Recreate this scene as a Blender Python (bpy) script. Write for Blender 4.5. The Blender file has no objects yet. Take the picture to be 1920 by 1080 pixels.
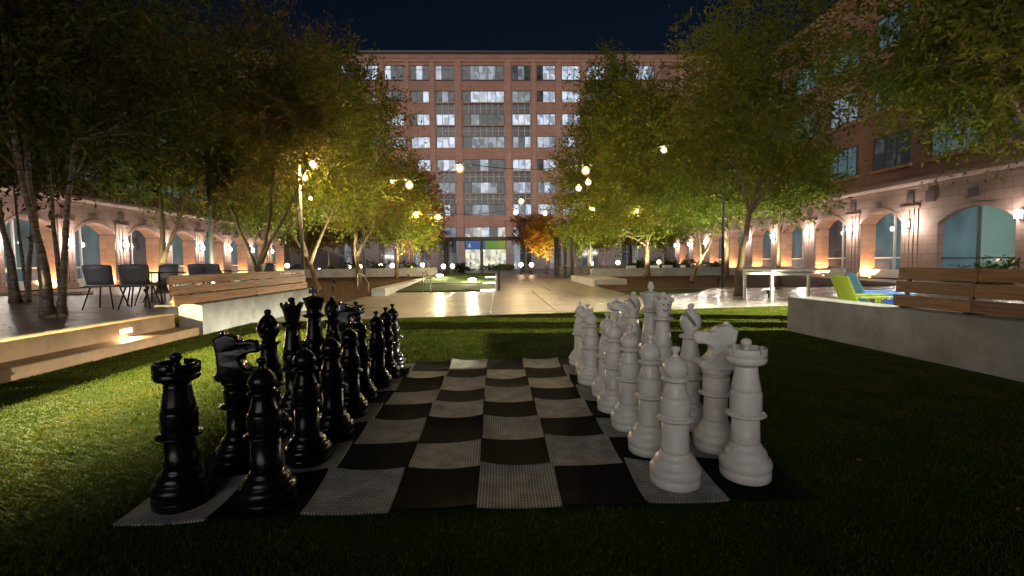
import bpy, bmesh, math, random
import numpy as np
from mathutils import Vector, Matrix

R = math.radians
rnd = random.Random(7)
scene = bpy.context.scene
COL = scene.collection

# ------------------------------------------------------------------ camera
cam_d = bpy.data.cameras.new("camera")
cam = bpy.data.objects.new("camera", cam_d)
COL.objects.link(cam)
cam_d.sensor_width = 36.0
cam_d.lens = 887.0 / 1920.0 * 36.0
cam_d.clip_start = 0.05
cam_d.clip_end = 1500
PITCH, ROLL, YAW = 0.0556, -0.012, -0.0313
c, s = math.cos(YAW), math.sin(YAW)
cp, sp = math.cos(PITCH), math.sin(PITCH)
cr, sr = math.cos(ROLL), math.sin(ROLL)
right = Vector((c, s, 0))
yv = Vector((-s, c, 0))
fwd = yv * cp - Vector((0, 0, 1)) * sp
up = yv * sp + Vector((0, 0, 1)) * cp
cx_ = right * cr + up * sr
cy_ = up * cr - right * sr
M = Matrix((cx_, cy_, -fwd)).transposed().to_4x4()
M.translation = Vector((0.134, -2.457, 1.331))
cam.matrix_world = M
scene.camera = cam

# ------------------------------------------------------------------ world, fill sun, exposure
world = bpy.data.worlds.new("World")
scene.world = world
world.use_nodes = True
wn = world.node_tree
bg = wn.nodes["Background"]
sky = wn.nodes.new("ShaderNodeTexSky")
sky.sky_type = 'NISHITA'
sky.sun_disc = False
sky.sun_elevation = R(10)
sky.sun_rotation = R(198)
tint = wn.nodes.new("ShaderNodeVectorMath"); tint.operation = 'MULTIPLY'
tint.inputs[1].default_value = (0.55, 0.70, 1.12)
wn.links.new(sky.outputs[0], tint.inputs[0])
wn.links.new(tint.outputs[0], bg.inputs[0])
bg.inputs[1].default_value = 0.0035
sun_d = bpy.data.lights.new("fill_sun", 'SUN')  # soft low sun added as front fill for the pieces and facade
sun_d.energy = 1.15
sun_d.angle = R(45)
sun_d.color = (1.0, 0.96, 0.92)
sun = bpy.data.objects.new("fill_sun", sun_d)
COL.objects.link(sun)
sun.rotation_euler = Vector((0.30, 0.92, -0.17)).to_track_quat('-Z', 'Y').to_euler()

vs = scene.view_settings
vs.view_transform = 'Standard'
vs.look = 'None'
vs.exposure = 0.0
vs.gamma = 1.0
vs.use_curve_mapping = False
cy = scene.cycles
cy.use_denoising = True
cy.max_bounces = 5
cy.diffuse_bounces = 2
cy.glossy_bounces = 3
cy.transmission_bounces = 3
cy.sample_clamp_indirect = 4.0
cy.caustics_reflective = False
cy.caustics_refractive = False

# ------------------------------------------------------------------ helpers
def finish(o, parent=None):
    COL.objects.link(o)
    if parent is not None:
        o.parent = parent
    return o

def tag(o, label=None, cat=None, group=None, kind=None):
    if label: o['label'] = label
    if cat: o['category'] = cat
    if group: o['group'] = group
    if kind: o['kind'] = kind
    return o

def thing(name, label, cat, loc=(0, 0, 0), rz=0.0, group=None):
    o = bpy.data.objects.new(name, None)
    o.empty_display_size = 0.2
    o.location = loc
    o.rotation_euler = (0, 0, rz)
    COL.objects.link(o)
    return tag(o, label, cat, group)

class MB:
    def __init__(self):
        self.v = []; self.f = []; self.s = []; self.m = []
    def add(self, vs_, fs_, smooth=False, mi=0):
        b = len(self.v)
        self.v += [tuple(q) for q in vs_]
        for f in fs_:
            self.f.append(tuple(i + b for i in f)); self.s.append(smooth); self.m.append(mi)
        return self
    def box(self, x0, x1, y0, y1, z0, z1, mi=0):
        v = [(x0,y0,z0),(x1,y0,z0),(x1,y1,z0),(x0,y1,z0),(x0,y0,z1),(x1,y0,z1),(x1,y1,z1),(x0,y1,z1)]
        f = [(0,3,2,1),(4,5,6,7),(0,1,5,4),(1,2,6,5),(2,3,7,6),(3,0,4,7)]
        return self.add(v, f, False, mi)
    def bbox(self, x0, x1, y0, y1, z0, z1, b=0.01):
        """box with chamfered top edges"""
        v = [(x0,y0,z0),(x1,y0,z0),(x1,y1,z0),(x0,y1,z0),
             (x0,y0,z1-b),(x1,y0,z1-b),(x1,y1,z1-b),(x0,y1,z1-b),
             (x0+b,y0+b,z1),(x1-b,y0+b,z1),(x1-b,y1-b,z1),(x0+b,y1-b,z1)]
        f = [(0,3,2,1),(0,1,5,4),(1,2,6,5),(2,3,7,6),(3,0,4,7),
             (4,5,9,8),(5,6,10,9),(6,7,11,10),(7,4,8,11),(8,9,10,11)]
        return self.add(v, f)
    def tube(self, pts, rad, n=8, cap=True, smooth=True):
        pts = [Vector(p) for p in pts]
        if not hasattr(rad, '__len__'): rad = [rad] * len(pts)
        vs_ = []; fs_ = []
        ref = None
        for i, p in enumerate(pts):
            a = pts[max(0, i - 1)]; b = pts[min(len(pts) - 1, i + 1)]
            t = (b - a)
            t = t.normalized() if t.length > 1e-9 else Vector((0, 0, 1))
            if ref is None:
                ref = Vector((1, 0, 0)) if abs(t.x) < 0.9 else Vector((0, 1, 0))
            u = (ref - t * ref.dot(t)); u = u.normalized() if u.length > 1e-6 else t.orthogonal().normalized()
            ref = u
            w = t.cross(u)
            for k in range(n):
                an = 2 * math.pi * k / n
                vs_.append(p + (u * math.cos(an) + w * math.sin(an)) * rad[i])
        for i in range(len(pts) - 1):
            for k in range(n):
                k2 = (k + 1) % n
                fs_.append((i*n+k, i*n+k2, (i+1)*n+k2, (i+1)*n+k))
        self.add(vs_, fs_, smooth)
        if cap:
            b = len(self.v) - len(vs_)
            self.f.append(tuple(b + k for k in reversed(range(n)))); self.s.append(False); self.m.append(0)
            e = b + (len(pts) - 1) * n
            self.f.append(tuple(e + k for k in range(n))); self.s.append(False); self.m.append(0)
        return self
    def lathe(self, prof, n=32, cx=0, cyy=0, z0=0, smooth=True):
        vs_ = []; fs_ = []
        for r, z in prof:
            for k in range(n):
                a = 2 * math.pi * k / n
                vs_.append((cx + r * math.cos(a), cyy + r * math.sin(a), z0 + z))
        m = len(prof)
        for i in range(m - 1):
            for k in range(n):
                k2 = (k + 1) % n
                fs_.append((i*n+k, i*n+k2, (i+1)*n+k2, (i+1)*n+k))
        fs_.append(tuple(reversed(range(n))))
        fs_.append(tuple((m-1)*n + k for k in range(n)))
        return self.add(vs_, fs_, smooth)
    def sphere(self, c_, r, n=16, m=10, sz=1.0):
        prof = [(max(1e-4, r * math.sin(math.pi * i / m)), -r * sz * math.cos(math.pi * i / m)) for i in range(m + 1)]
        return self.lathe(prof, n, c_[0], c_[1], c_[2])
    def prism(self, poly, axis, a, b):
        """polygon of 2-D points extruded along axis 'x' or 'y' or 'z' from a to b"""
        n = len(poly)
        def P(q, t):
            if axis == 'x': return (t, q[0], q[1])
            if axis == 'y': return (q[0], t, q[1])
            return (q[0], q[1], t)
        vs_ = [P(q, a) for q in poly] + [P(q, b) for q in poly]
        fs_ = [tuple(range(n)), tuple(reversed(range(n, 2 * n)))]
        for i in range(n):
            j = (i + 1) % n
            fs_.append((i, i + n, j + n, j))
        return self.add(vs_, fs_)
    def mesh(self, name, mats, recalc=True):
        me = bpy.data.meshes.new(name)
        me.from_pydata(self.v, [], self.f)
        me.polygons.foreach_set('use_smooth', self.s)
        if not isinstance(mats, (list, tuple)): mats = [mats]
        for m in mats: me.materials.append(m)
        if len(mats) > 1: me.polygons.foreach_set('material_index', self.m)
        me.update()
        if recalc:
            bm = bmesh.new(); bm.from_mesh(me)
            bmesh.ops.recalc_face_normals(bm, faces=bm.faces)
            bm.to_mesh(me); bm.free()
        return me
    def build(self, name, mats, parent=None, loc=None, rz=0, world=False, recalc=True):
        if world and parent is not None:
            L = parent.location
            self.v = [(x - L.x, y - L.y, z - L.z) for x, y, z in self.v]
        o = bpy.data.objects.new(name, self.mesh(name, mats, recalc))
        if loc is not None: o.location = loc
        if rz: o.rotation_euler = (0, 0, rz)
        return finish(o, parent)

def inst(name, me, parent=None, loc=(0, 0, 0), rot=(0, 0, 0), scale=None):
    o = bpy.data.objects.new(name, me)
    o.location = loc; o.rotation_euler = rot
    if scale is not None: o.scale = scale if hasattr(scale, '__len__') else (scale,) * 3
    return finish(o, parent)

def copy_tree(o, parent=None):
    q = o.copy(); COL.objects.link(q); q.parent = parent
    for ch in o.children: copy_tree(ch, q)
    return q

# ------------------------------------------------------------------ materials
def mat(name, col, rough=0.6, spec=0.5, noise=None, bump=None, metal=0.0, emit=None, rand=0.0, coat=0.0):
    """noise=(scale, amount[, detail]); bump=(scale, strength); rand = per-object value jitter"""
    m = bpy.data.materials.new(name); m.use_nodes = True
    nt = m.node_tree; b = nt.nodes["Principled BSDF"]
    b.inputs['Base Color'].default_value = (*col, 1)
    b.inputs['Roughness'].default_value = rough
    b.inputs['Specular IOR Level'].default_value = spec
    b.inputs['Metallic'].default_value = metal
    if coat: b.inputs['Coat Weight'].default_value = coat
    if emit:
        b.inputs['Emission Color'].default_value = (*emit[0], 1)
        b.inputs['Emission Strength'].default_value = emit[1]
    tc = nt.nodes.new('ShaderNodeTexCoord')
    last = None
    if noise:
        nz = nt.nodes.new('ShaderNodeTexNoise'); nz.inputs['Scale'].default_value = noise[0]
        nz.inputs['Detail'].default_value = noise[2] if len(noise) > 2 else 6
        nz.inputs['Roughness'].default_value = 0.65
        nt.links.new(tc.outputs['Object'], nz.inputs['Vector'])
        mr = nt.nodes.new('ShaderNodeMapRange')
        mr.inputs[1].default_value = 0.3; mr.inputs[2].default_value = 0.7
        mr.inputs[3].default_value = 1 - noise[1]; mr.inputs[4].default_value = 1 + noise[1]
        nt.links.new(nz.outputs[0], mr.inputs[0]); last = mr.outputs[0]
    if rand:
        oi = nt.nodes.new('ShaderNodeObjectInfo')
        mr = nt.nodes.new('ShaderNodeMapRange')
        mr.inputs[3].default_value = 1 - rand; mr.inputs[4].default_value = 1 + rand
        nt.links.new(oi.outputs['Random'], mr.inputs[0])
        if last is not None:
            mm = nt.nodes.new('ShaderNodeMath'); mm.operation = 'MULTIPLY'
            nt.links.new(last, mm.inputs[0]); nt.links.new(mr.outputs[0], mm.inputs[1]); last = mm.outputs[0]
        else: last = mr.outputs[0]
    if last is not None:
        mx = nt.nodes.new('ShaderNodeVectorMath'); mx.operation = 'SCALE'
        mx.inputs[0].default_value = col
        nt.links.new(last, mx.inputs['Scale']); nt.links.new(mx.outputs[0], b.inputs['Base Color'])
    if bump:
        nz2 = nt.nodes.new('ShaderNodeTexNoise'); nz2.inputs['Scale'].default_value = bump[0]; nz2.inputs['Detail'].default_value = 4
        nt.links.new(tc.outputs['Object'], nz2.inputs['Vector'])
        bp = nt.nodes.new('ShaderNodeBump'); bp.inputs['Strength'].default_value = bump[1]; bp.inputs['Distance'].default_value = 0.02
        nt.links.new(nz2.outputs[0], bp.inputs['Height']); nt.links.new(bp.outputs[0], b.inputs['Normal'])
    return m

def emis(name, col, strength):
    m = bpy.data.materials.new(name); m.use_nodes = True
    nt = m.node_tree; nt.nodes.clear()
    e = nt.nodes.new('ShaderNodeEmission'); o = nt.nodes.new('ShaderNodeOutputMaterial')
    e.inputs[0].default_value = (*col, 1); e.inputs[1].default_value = strength
    nt.links.new(e.outputs[0], o.inputs[0])
    return m

def lit_window(name, c1, c2, s0, s1, scale=(1.2, 1.2, 0.9), rough=0.08, soft=False):
    """glass in front of a lit room: blotchy emission of blinds, ceilings and desks, differing per pane"""
    m = bpy.data.materials.new(name); m.use_nodes = True
    nt = m.node_tree; b = nt.nodes["Principled BSDF"]
    b.inputs['Base Color'].default_value = (0.02, 0.025, 0.03, 1)
    b.inputs['Roughness'].default_value = rough
    tc = nt.nodes.new('ShaderNodeTexCoord'); oi = nt.nodes.new('ShaderNodeObjectInfo')
    mp = nt.nodes.new('ShaderNodeMapping'); mp.inputs['Scale'].default_value = scale
    nt.links.new(tc.outputs['Object'], mp.inputs[0])
    ad = nt.nodes.new('ShaderNodeVectorMath'); ad.operation = 'ADD'
    cm = nt.nodes.new('ShaderNodeCombineXYZ')
    ml = nt.nodes.new('ShaderNodeMath'); ml.operation = 'MULTIPLY'; ml.inputs[1].default_value = 53
    nt.links.new(oi.outputs['Random'], ml.inputs[0]); nt.links.new(ml.outputs[0], cm.inputs[0]); nt.links.new(ml.outputs[0], cm.inputs[2])
    nt.links.new(mp.outputs[0], ad.inputs[0]); nt.links.new(cm.outputs[0], ad.inputs[1])
    vo = nt.nodes.new('ShaderNodeTexNoise' if soft else 'ShaderNodeTexVoronoi'); vo.inputs['Scale'].default_value = 1.0
    if soft: vo.inputs['Detail'].default_value = 1
    else: vo.distance = 'CHEBYCHEV'
    nt.links.new(ad.outputs[0], vo.inputs['Vector'])
    sx = nt.nodes.new('ShaderNodeSeparateColor'); nt.links.new(vo.outputs['Color'], sx.inputs[0])
    mx = nt.nodes.new('ShaderNodeMix'); mx.data_type = 'RGBA'
    mx.inputs[6].default_value = (*c1, 1); mx.inputs[7].default_value = (*c2, 1)
    nt.links.new(sx.outputs[0], mx.inputs[0]); nt.links.new(mx.outputs[2], b.inputs['Emission Color'])
    mr = nt.nodes.new('ShaderNodeMapRange'); mr.inputs[3].default_value = s0; mr.inputs[4].default_value = s1
    nt.links.new(sx.outputs[1], mr.inputs[0]); nt.links.new(mr.outputs[0], b.inputs['Emission Strength'])
    return m

def leaf_mat(name, c1, c2, c3, trans=0.35, spec=0.12, nscale=0.55):
    m = bpy.data.materials.new(name); m.use_nodes = True
    nt = m.node_tree; nt.nodes.clear()
    out = nt.nodes.new('ShaderNodeOutputMaterial')
    geo = nt.nodes.new('ShaderNodeNewGeometry')
    tc = nt.nodes.new('ShaderNodeTexCoord')
    nz = nt.nodes.new('ShaderNodeTexNoise'); nz.inputs['Scale'].default_value = nscale; nz.inputs['Detail'].default_value = 3
    nt.links.new(tc.outputs['Object'], nz.inputs['Vector'])
    ad = nt.nodes.new('ShaderNodeMath'); ad.operation = 'MULTIPLY_ADD'; ad.inputs[1].default_value = 0.45
    nt.links.new(geo.outputs['Random Per Island'], ad.inputs[0]); nt.links.new(nz.outputs[0], ad.inputs[2])
    rp = nt.nodes.new('ShaderNodeValToRGB')
    e = rp.color_ramp.elements
    e[0].position = 0.42; e[0].color = (*c1, 1); e[1].position = 0.98; e[1].color = (*c3, 1)
    k = e.new(0.68); k.color = (*c2, 1)
    nt.links.new(ad.outputs[0], rp.inputs[0])
    d = nt.nodes.new('ShaderNodeBsdfPrincipled'); d.inputs['Roughness'].default_value = 0.7; d.inputs['Specular IOR Level'].default_value = spec
    t = nt.nodes.new('ShaderNodeBsdfTranslucent')
    nt.links.new(rp.outputs[0], d.inputs['Base Color']); nt.links.new(rp.outputs[0], t.inputs[0])
    mx = nt.nodes.new('ShaderNodeMixShader'); mx.inputs[0].default_value = trans
    nt.links.new(d.outputs[0], mx.inputs[1]); nt.links.new(t.outputs[0], mx.inputs[2]); nt.links.new(mx.outputs[0], out.inputs[0])
    return m

def masonry(name, c1, c2, mortar, sx=1.0, bw=0.9, bh=0.45, mort=0.012, swap=False, rough=0.75, noise=0.18):
    """stone or brick veneer with fine joints, mapped on the facade plane (object space)"""
    m = bpy.data.materials.new(name); m.use_nodes = True
    nt = m.node_tree; b = nt.nodes["Principled BSDF"]; b.inputs['Roughness'].default_value = rough
    tc = nt.nodes.new('ShaderNodeTexCoord'); sp_ = nt.nodes.new('ShaderNodeSeparateXYZ')
    nt.links.new(tc.outputs['Object'], sp_.inputs[0])
    ad = nt.nodes.new('ShaderNodeMath'); nt.links.new(sp_.outputs[0], ad.inputs[0]); nt.links.new(sp_.outputs[1], ad.inputs[1])
    cb = nt.nodes.new('ShaderNodeCombineXYZ'); nt.links.new(ad.outputs[0], cb.inputs[0]); nt.links.new(sp_.outputs[2], cb.inputs[1])
    br = nt.nodes.new('ShaderNodeTexBrick'); br.inputs['Scale'].default_value = sx
    br.inputs['Brick Width'].default_value = bw; br.inputs['Row Height'].default_value = bh; br.inputs['Mortar Size'].default_value = mort
    br.inputs['Color1'].default_value = (*c1, 1); br.inputs['Color2'].default_value = (*c2, 1); br.inputs['Mortar'].default_value = (*mortar, 1)
    nt.links.new(cb.outputs[0], br.inputs['Vector'])
    nz = nt.nodes.new('ShaderNodeTexNoise'); nz.inputs['Scale'].default_value = 0.6; nz.inputs['Detail'].default_value = 8; nz.inputs['Roughness'].default_value = 0.7
    nt.links.new(tc.outputs['Object'], nz.inputs['Vector'])
    mr = nt.nodes.new('ShaderNodeMapRange'); mr.inputs[1].default_value = 0.3; mr.inputs[2].default_value = 0.7
    mr.inputs[3].default_value = 1 - noise; mr.inputs[4].default_value = 1 + noise
    nt.links.new(nz.outputs[0], mr.inputs[0])
    mx = nt.nodes.new('ShaderNodeVectorMath'); mx.operation = 'SCALE'
    nt.links.new(br.outputs['Color'], mx.inputs[0]); nt.links.new(mr.outputs[0], mx.inputs['Scale']); nt.links.new(mx.outputs[0], b.inputs['Base Color'])
    bp = nt.nodes.new('ShaderNodeBump'); bp.inputs['Strength'].default_value = 0.4; bp.inputs['Distance'].default_value = 0.01; bp.invert = True
    nt.links.new(br.outputs['Fac'], bp.inputs['Height']); nt.links.new(bp.outputs[0], b.inputs['Normal'])
    return m

def wood_mat(name, col, axis='Y', rand=0.25):
    m = bpy.data.materials.new(name); m.use_nodes = True
    nt = m.node_tree; b = nt.nodes["Principled BSDF"]; b.inputs['Roughness'].default_value = 0.5
    tc = nt.nodes.new('ShaderNodeTexCoord'); oi = nt.nodes.new('ShaderNodeObjectInfo')
    mp = nt.nodes.new('ShaderNodeMapping'); mp.inputs['Scale'].default_value = (9, 0.7, 14) if axis == 'Y' else (0.7, 9, 14)
    nt.links.new(tc.outputs['Object'], mp.inputs[0])
    av = nt.nodes.new('ShaderNodeVectorMath'); av.operation = 'ADD'
    ml = nt.nodes.new('ShaderNodeMath'); ml.operation = 'MULTIPLY'; ml.inputs[1].default_value = 40
    nt.links.new(oi.outputs['Random'], ml.inputs[0]); nt.links.new(mp.outputs[0], av.inputs[0]); nt.links.new(ml.outputs[0], av.inputs[1])
    nz = nt.nodes.new('ShaderNodeTexNoise'); nz.inputs['Scale'].default_value = 1.6; nz.inputs['Detail'].default_value = 7; nz.inputs['Distortion'].default_value = 1.2
    nt.links.new(av.outputs[0], nz.inputs['Vector'])
    rp = nt.nodes.new('ShaderNodeValToRGB'); e = rp.color_ramp.elements
    e[0].position = 0.32; e[0].color = (col[0]*0.5, col[1]*0.45, col[2]*0.4, 1); e[1].position = 0.7; e[1].color = (*[q*1.25 for q in col], 1)
    nt.links.new(nz.outputs[0], rp.inputs[0])
    mr = nt.nodes.new('ShaderNodeMapRange'); mr.inputs[3].default_value = 1 - rand; mr.inputs[4].default_value = 1 + rand
    nt.links.new(oi.outputs['Random'], mr.inputs[0])
    mx = nt.nodes.new('ShaderNodeVectorMath'); mx.operation = 'SCALE'
    nt.links.new(rp.outputs[0], mx.inputs[0]); nt.links.new(mr.outputs[0], mx.inputs['Scale']); nt.links.new(mx.outputs[0], b.inputs['Base Color'])
    bp = nt.nodes.new('ShaderNodeBump'); bp.inputs['Strength'].default_value = 0.25; bp.inputs['Distance'].default_value = 0.01
    nt.links.new(nz.outputs[0], bp.inputs['Height']); nt.links.new(bp.outputs[0], b.inputs['Normal'])
    return m

def mat_grid(name, base, line, n=26.0, lw=0.28, rough=0.6, spec=0.3):
    """rubber mat with a raised square grid"""
    m = bpy.data.materials.new(name); m.use_nodes = True
    nt = m.node_tree; b = nt.nodes["Principled BSDF"]; b.inputs['Roughness'].default_value = rough; b.inputs['Specular IOR Level'].default_value = spec
    tc = nt.nodes.new('ShaderNodeTexCoord'); sp_ = nt.nodes.new('ShaderNodeSeparateXYZ')
    nt.links.new(tc.outputs['Object'], sp_.inputs[0])
    outs = []
    for ax in (0, 1):
        a = nt.nodes.new('ShaderNodeMath'); a.operation = 'MULTIPLY'; a.inputs[1].default_value = n / 0.455
        nt.links.new(sp_.outputs[ax], a.inputs[0])
        f = nt.nodes.new('ShaderNodeMath'); f.operation = 'FRACT'; nt.links.new(a.outputs[0], f.inputs[0])
        l = nt.nodes.new('ShaderNodeMath'); l.operation = 'LESS_THAN'; l.inputs[1].default_value = lw
        nt.links.new(f.outputs[0], l.inputs[0]); outs.append(l.outputs[0])
    mxx = nt.nodes.new('ShaderNodeMath'); mxx.operation = 'MAXIMUM'
    nt.links.new(outs[0], mxx.inputs[0]); nt.links.new(outs[1], mxx.inputs[1])
    nz = nt.nodes.new('ShaderNodeTexNoise'); nz.inputs['Scale'].default_value = 9; nz.inputs['Detail'].default_value = 6
    oi = nt.nodes.new('ShaderNodeObjectInfo')
    av = nt.nodes.new('ShaderNodeVectorMath'); av.operation = 'ADD'
    ml = nt.nodes.new('ShaderNodeMath'); ml.operation = 'MULTIPLY'; ml.inputs[1].default_value = 31
    nt.links.new(oi.outputs['Random'], ml.inputs[0]); nt.links.new(tc.outputs['Object'], av.inputs[0]); nt.links.new(ml.outputs[0], av.inputs[1])
    nt.links.new(av.outputs[0], nz.inputs['Vector'])
    mr = nt.nodes.new('ShaderNodeMapRange'); mr.inputs[1].default_value = 0.3; mr.inputs[2].default_value = 0.7; mr.inputs[3].default_value = 0.65; mr.inputs[4].default_value = 1.25
    nt.links.new(nz.outputs[0], mr.inputs[0])
    mx = nt.nodes.new('ShaderNodeMix'); mx.data_type = 'RGBA'
    mx.inputs[6].default_value = (*base, 1); mx.inputs[7].default_value = (*line, 1)
    nt.links.new(mxx.outputs[0], mx.inputs[0])
    sc = nt.nodes.new('ShaderNodeVectorMath'); sc.operation = 'SCALE'
    nt.links.new(mx.outputs[2], sc.inputs[0]); nt.links.new(mr.outputs[0], sc.inputs['Scale']); nt.links.new(sc.outputs[0], b.inputs['Base Color'])
    bp = nt.nodes.new('ShaderNodeBump'); bp.inputs['Strength'].default_value = 0.5; bp.inputs['Distance'].default_value = 0.004
    nt.links.new(mxx.outputs[0], bp.inputs['Height']); nt.links.new(bp.outputs[0], b.inputs['Normal'])
    return m

MT = {}
MT['turf'] = mat('turf', (0.025, 0.044, 0.008), 0.9, 0.1, noise=(3.0, 0.35, 10), bump=(90, 0.9))
MT['blade'] = leaf_mat('grass_blade', (0.026, 0.046, 0.005), (0.046, 0.064, 0.008), (0.090, 0.084, 0.018), 0.3, 0.0, 2.4)
MT['soil'] = mat('soil', (0.05, 0.04, 0.032), 0.95, 0.1, noise=(0.8, 0.4, 8), bump=(30, 0.6))
MT['mulch'] = mat('mulch', (0.060, 0.034, 0.019), 0.95, 0.1, noise=(9, 0.6, 10), bump=(40, 1.0))
MT['concrete'] = mat('concrete', (0.30, 0.288, 0.27), 0.75, 0.3, noise=(2.2, 0.22, 9), bump=(60, 0.12))
MT['concrete_side'] = mat('board_marked_concrete', (0.30, 0.298, 0.305), 0.7, 0.3, noise=(1.1, 0.42, 12), bump=(25, 0.15))
MT['step'] = mat('brown_concrete', (0.21, 0.13, 0.08), 0.7, 0.3, noise=(2.5, 0.25, 9), bump=(50, 0.15))
MT['slab'] = mat('paving_concrete', (0.165, 0.14, 0.116), 0.38, 0.5, noise=(1.3, 0.24, 9), bump=(7, 0.25), rand=0.13)
MT['slab_grey'] = mat('wet_grey_paving', (0.26, 0.25, 0.25), 0.27, 0.6, noise=(2.4, 0.3, 9), bump=(5, 0.5), rand=0.15)
MT['deck'] = mat('dark_deck_stone', (0.12, 0.095, 0.088), 0.42, 0.4, noise=(2.2, 0.35, 9), bump=(8, 0.3), rand=0.22)
MT['white_piece'] = mat('weathered_white_plastic', (0.76, 0.72, 0.665), 0.36, 0.45, noise=(5, 0.17, 10), bump=(25, 0.04))
MT['black_piece'] = mat('black_plastic', (0.004, 0.0045, 0.005), 0.17, 0.28, noise=(8, 0.3, 8), bump=(22, 0.06))
MT['ink'] = mat('black_ink', (0.008, 0.008, 0.008), 0.6)
MT['mat_light'] = mat_grid('light_rubber_mat', (0.13, 0.128, 0.125), (0.46, 0.45, 0.43), spec=0.1)
MT['mat_dark'] = mat_grid('dark_rubber_mat', (0.004, 0.0045, 0.0045), (0.014, 0.0145, 0.015), rough=0.75, spec=0.025)
MT['wood'] = wood_mat('bench_timber', (0.54, 0.215, 0.060))
MT['wood_dark'] = wood_mat('bench_timber_brown', (0.21, 0.095, 0.032))
MT['steel'] = mat('brushed_steel', (0.55, 0.53, 0.5), 0.3, metal=1.0)
MT['dark_steel'] = mat('dark_bronze_steel', (0.018, 0.015, 0.014), 0.4, 0.5)
MT['pole'] = mat('grey_painted_pole', (0.07, 0.07, 0.075), 0.45)
MT['white_paint'] = mat('white_powder_coat', (0.70, 0.69, 0.66), 0.4)
MT['table_paint'] = mat('pale_grey_paint', (0.42, 0.41, 0.39), 0.4)
MT['chair_grey'] = mat('grey_chair_shell', (0.17, 0.17, 0.19), 0.4, 0.5, noise=(5, 0.15))
MT['lime'] = mat('lime_plastic', (0.33, 0.42, 0.04), 0.4, noise=(4, 0.15))
MT['blue'] = mat('blue_plastic', (0.05, 0.22, 0.72), 0.4, noise=(4, 0.15))
MT['brick'] = masonry('red_facade_stone', (0.385, 0.212, 0.160), (0.33, 0.178, 0.135), (0.22, 0.14, 0.115), bw=1.4, bh=0.65, mort=0.02)
MT['brick_pier'] = masonry('pier_stone', (0.425, 0.243, 0.185), (0.385, 0.213, 0.163), (0.25, 0.155, 0.13), bw=1.1, bh=0.65, mort=0.02)
MT['cornice'] = mat('cornice_stone', (0.46, 0.25, 0.17), 0.7, noise=(1.2, 0.2))
MT['arcade'] = masonry('arcade_stone', (0.32, 0.215, 0.18), (0.28, 0.185, 0.155), (0.15, 0.10, 0.085), bw=0.85, bh=0.5, mort=0.012)
MT['block'] = mat('jamb_stone', (0.44, 0.27, 0.19), 0.75, noise=(2.5, 0.18), rand=0.12)
MT['medallion'] = mat('dark_medallion_stone', (0.11, 0.07, 0.075), 0.7, noise=(3, 0.2))
MT['pale_stone'] = masonry('pale_base_stone', (0.40, 0.33, 0.32), (0.36, 0.29, 0.28), (0.25, 0.2, 0.2), bw=1.2, bh=0.6, mort=0.015)
MT['frame'] = mat('window_frame', (0.07, 0.075, 0.075), 0.4, 0.5)
MT['frame_light'] = mat('pale_mullion', (0.50, 0.50, 0.48), 0.4)
MT['spandrel'] = mat('spandrel_glass', (0.075, 0.065, 0.065), 0.25, 0.6, noise=(0.8, 0.3), rand=0.25)
MT['w_bright'] = lit_window('pane_bright', (0.62, 0.74, 0.95), (0.85, 0.90, 1.0), 0.35, 0.95)
MT['w_mid'] = lit_window('pane_mid', (0.50, 0.56, 0.62), (0.62, 0.72, 0.85), 0.14, 0.50)
MT['w_dim'] = lit_window('pane_dim', (0.25, 0.30, 0.36), (0.40, 0.42, 0.42), 0.015, 0.14)
MT['w_warm'] = lit_window('pane_warm', (0.95, 0.80, 0.62), (0.80, 0.82, 0.88), 0.25, 0.9)
MT['w_teal'] = lit_window('pane_teal', (0.10, 0.20, 0.24), (0.22, 0.36, 0.38), 0.0, 0.70, (0.9, 0.9, 0.45), 0.04, True)
MT['w_green'] = lit_window('pane_green', (0.24, 0.40, 0.34), (0.30, 0.48, 0.40), 0.2, 0.75, (0.6, 0.6, 0.3), 0.04, True)
MT['w_lobby'] = lit_window('pane_lobby', (1.0, 0.86, 0.6), (0.85, 0.95, 0.8), 0.3, 1.1, (1.2, 1.2, 1.5))
MT['bark'] = mat('brown_bark', (0.115, 0.078, 0.052), 0.9, 0.2, noise=(6, 0.4, 9), bump=(18, 0.8))
MT['globe'] = emis('warm_globe', (1.0, 0.74, 0.38), 1000)
sh = bpy.data.materials.new('globe_halo'); sh.use_nodes = True
MT['shell'] = sh; _n = sh.node_tree; _n.nodes.clear()
_e = _n.nodes.new('ShaderNodeEmission'); _e.inputs[0].default_value = (1.0, 0.60, 0.22, 1); _e.inputs[1].default_value = 0.42  # the shell's own emission stands in for the bulb's warm halo
_t = _n.nodes.new('ShaderNodeBsdfTransparent'); _t.inputs[0].default_value = (.92, .88, .8, 1)
_a = _n.nodes.new('ShaderNodeAddShader'); _o = _n.nodes.new('ShaderNodeOutputMaterial')
_n.links.new(_e.outputs[0], _a.inputs[0]); _n.links.new(_t.outputs[0], _a.inputs[1]); _n.links.new(_a.outputs[0], _o.inputs[0])
MT['globe_low'] = emis('warm_low_lamp', (1.0, 0.68, 0.36), 30)
MT['sconce'] = emis('cool_white_sconce', (1.0, 0.90, 0.80), 90)
MT['step_lamp'] = emis('warm_step_lamp', (1.0, 0.62, 0.30), 14)
MT['strip'] = emis('white_strip_lamp', (1.0, 0.92, 0.72), 9)
MT['uplight'] = emis('amber_uplight', (1.0, 0.50, 0.18), 8)
MT['car'] = mat('dark_car_paint', (0.02, 0.022, 0.025), 0.2, 0.6, coat=1.0)
MT['rubber'] = mat('tyre_rubber', (0.012, 0.012, 0.012), 0.8)
MT['glass_dark'] = mat('dark_glass', (0.01, 0.012, 0.015), 0.05, 0.7)

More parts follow.
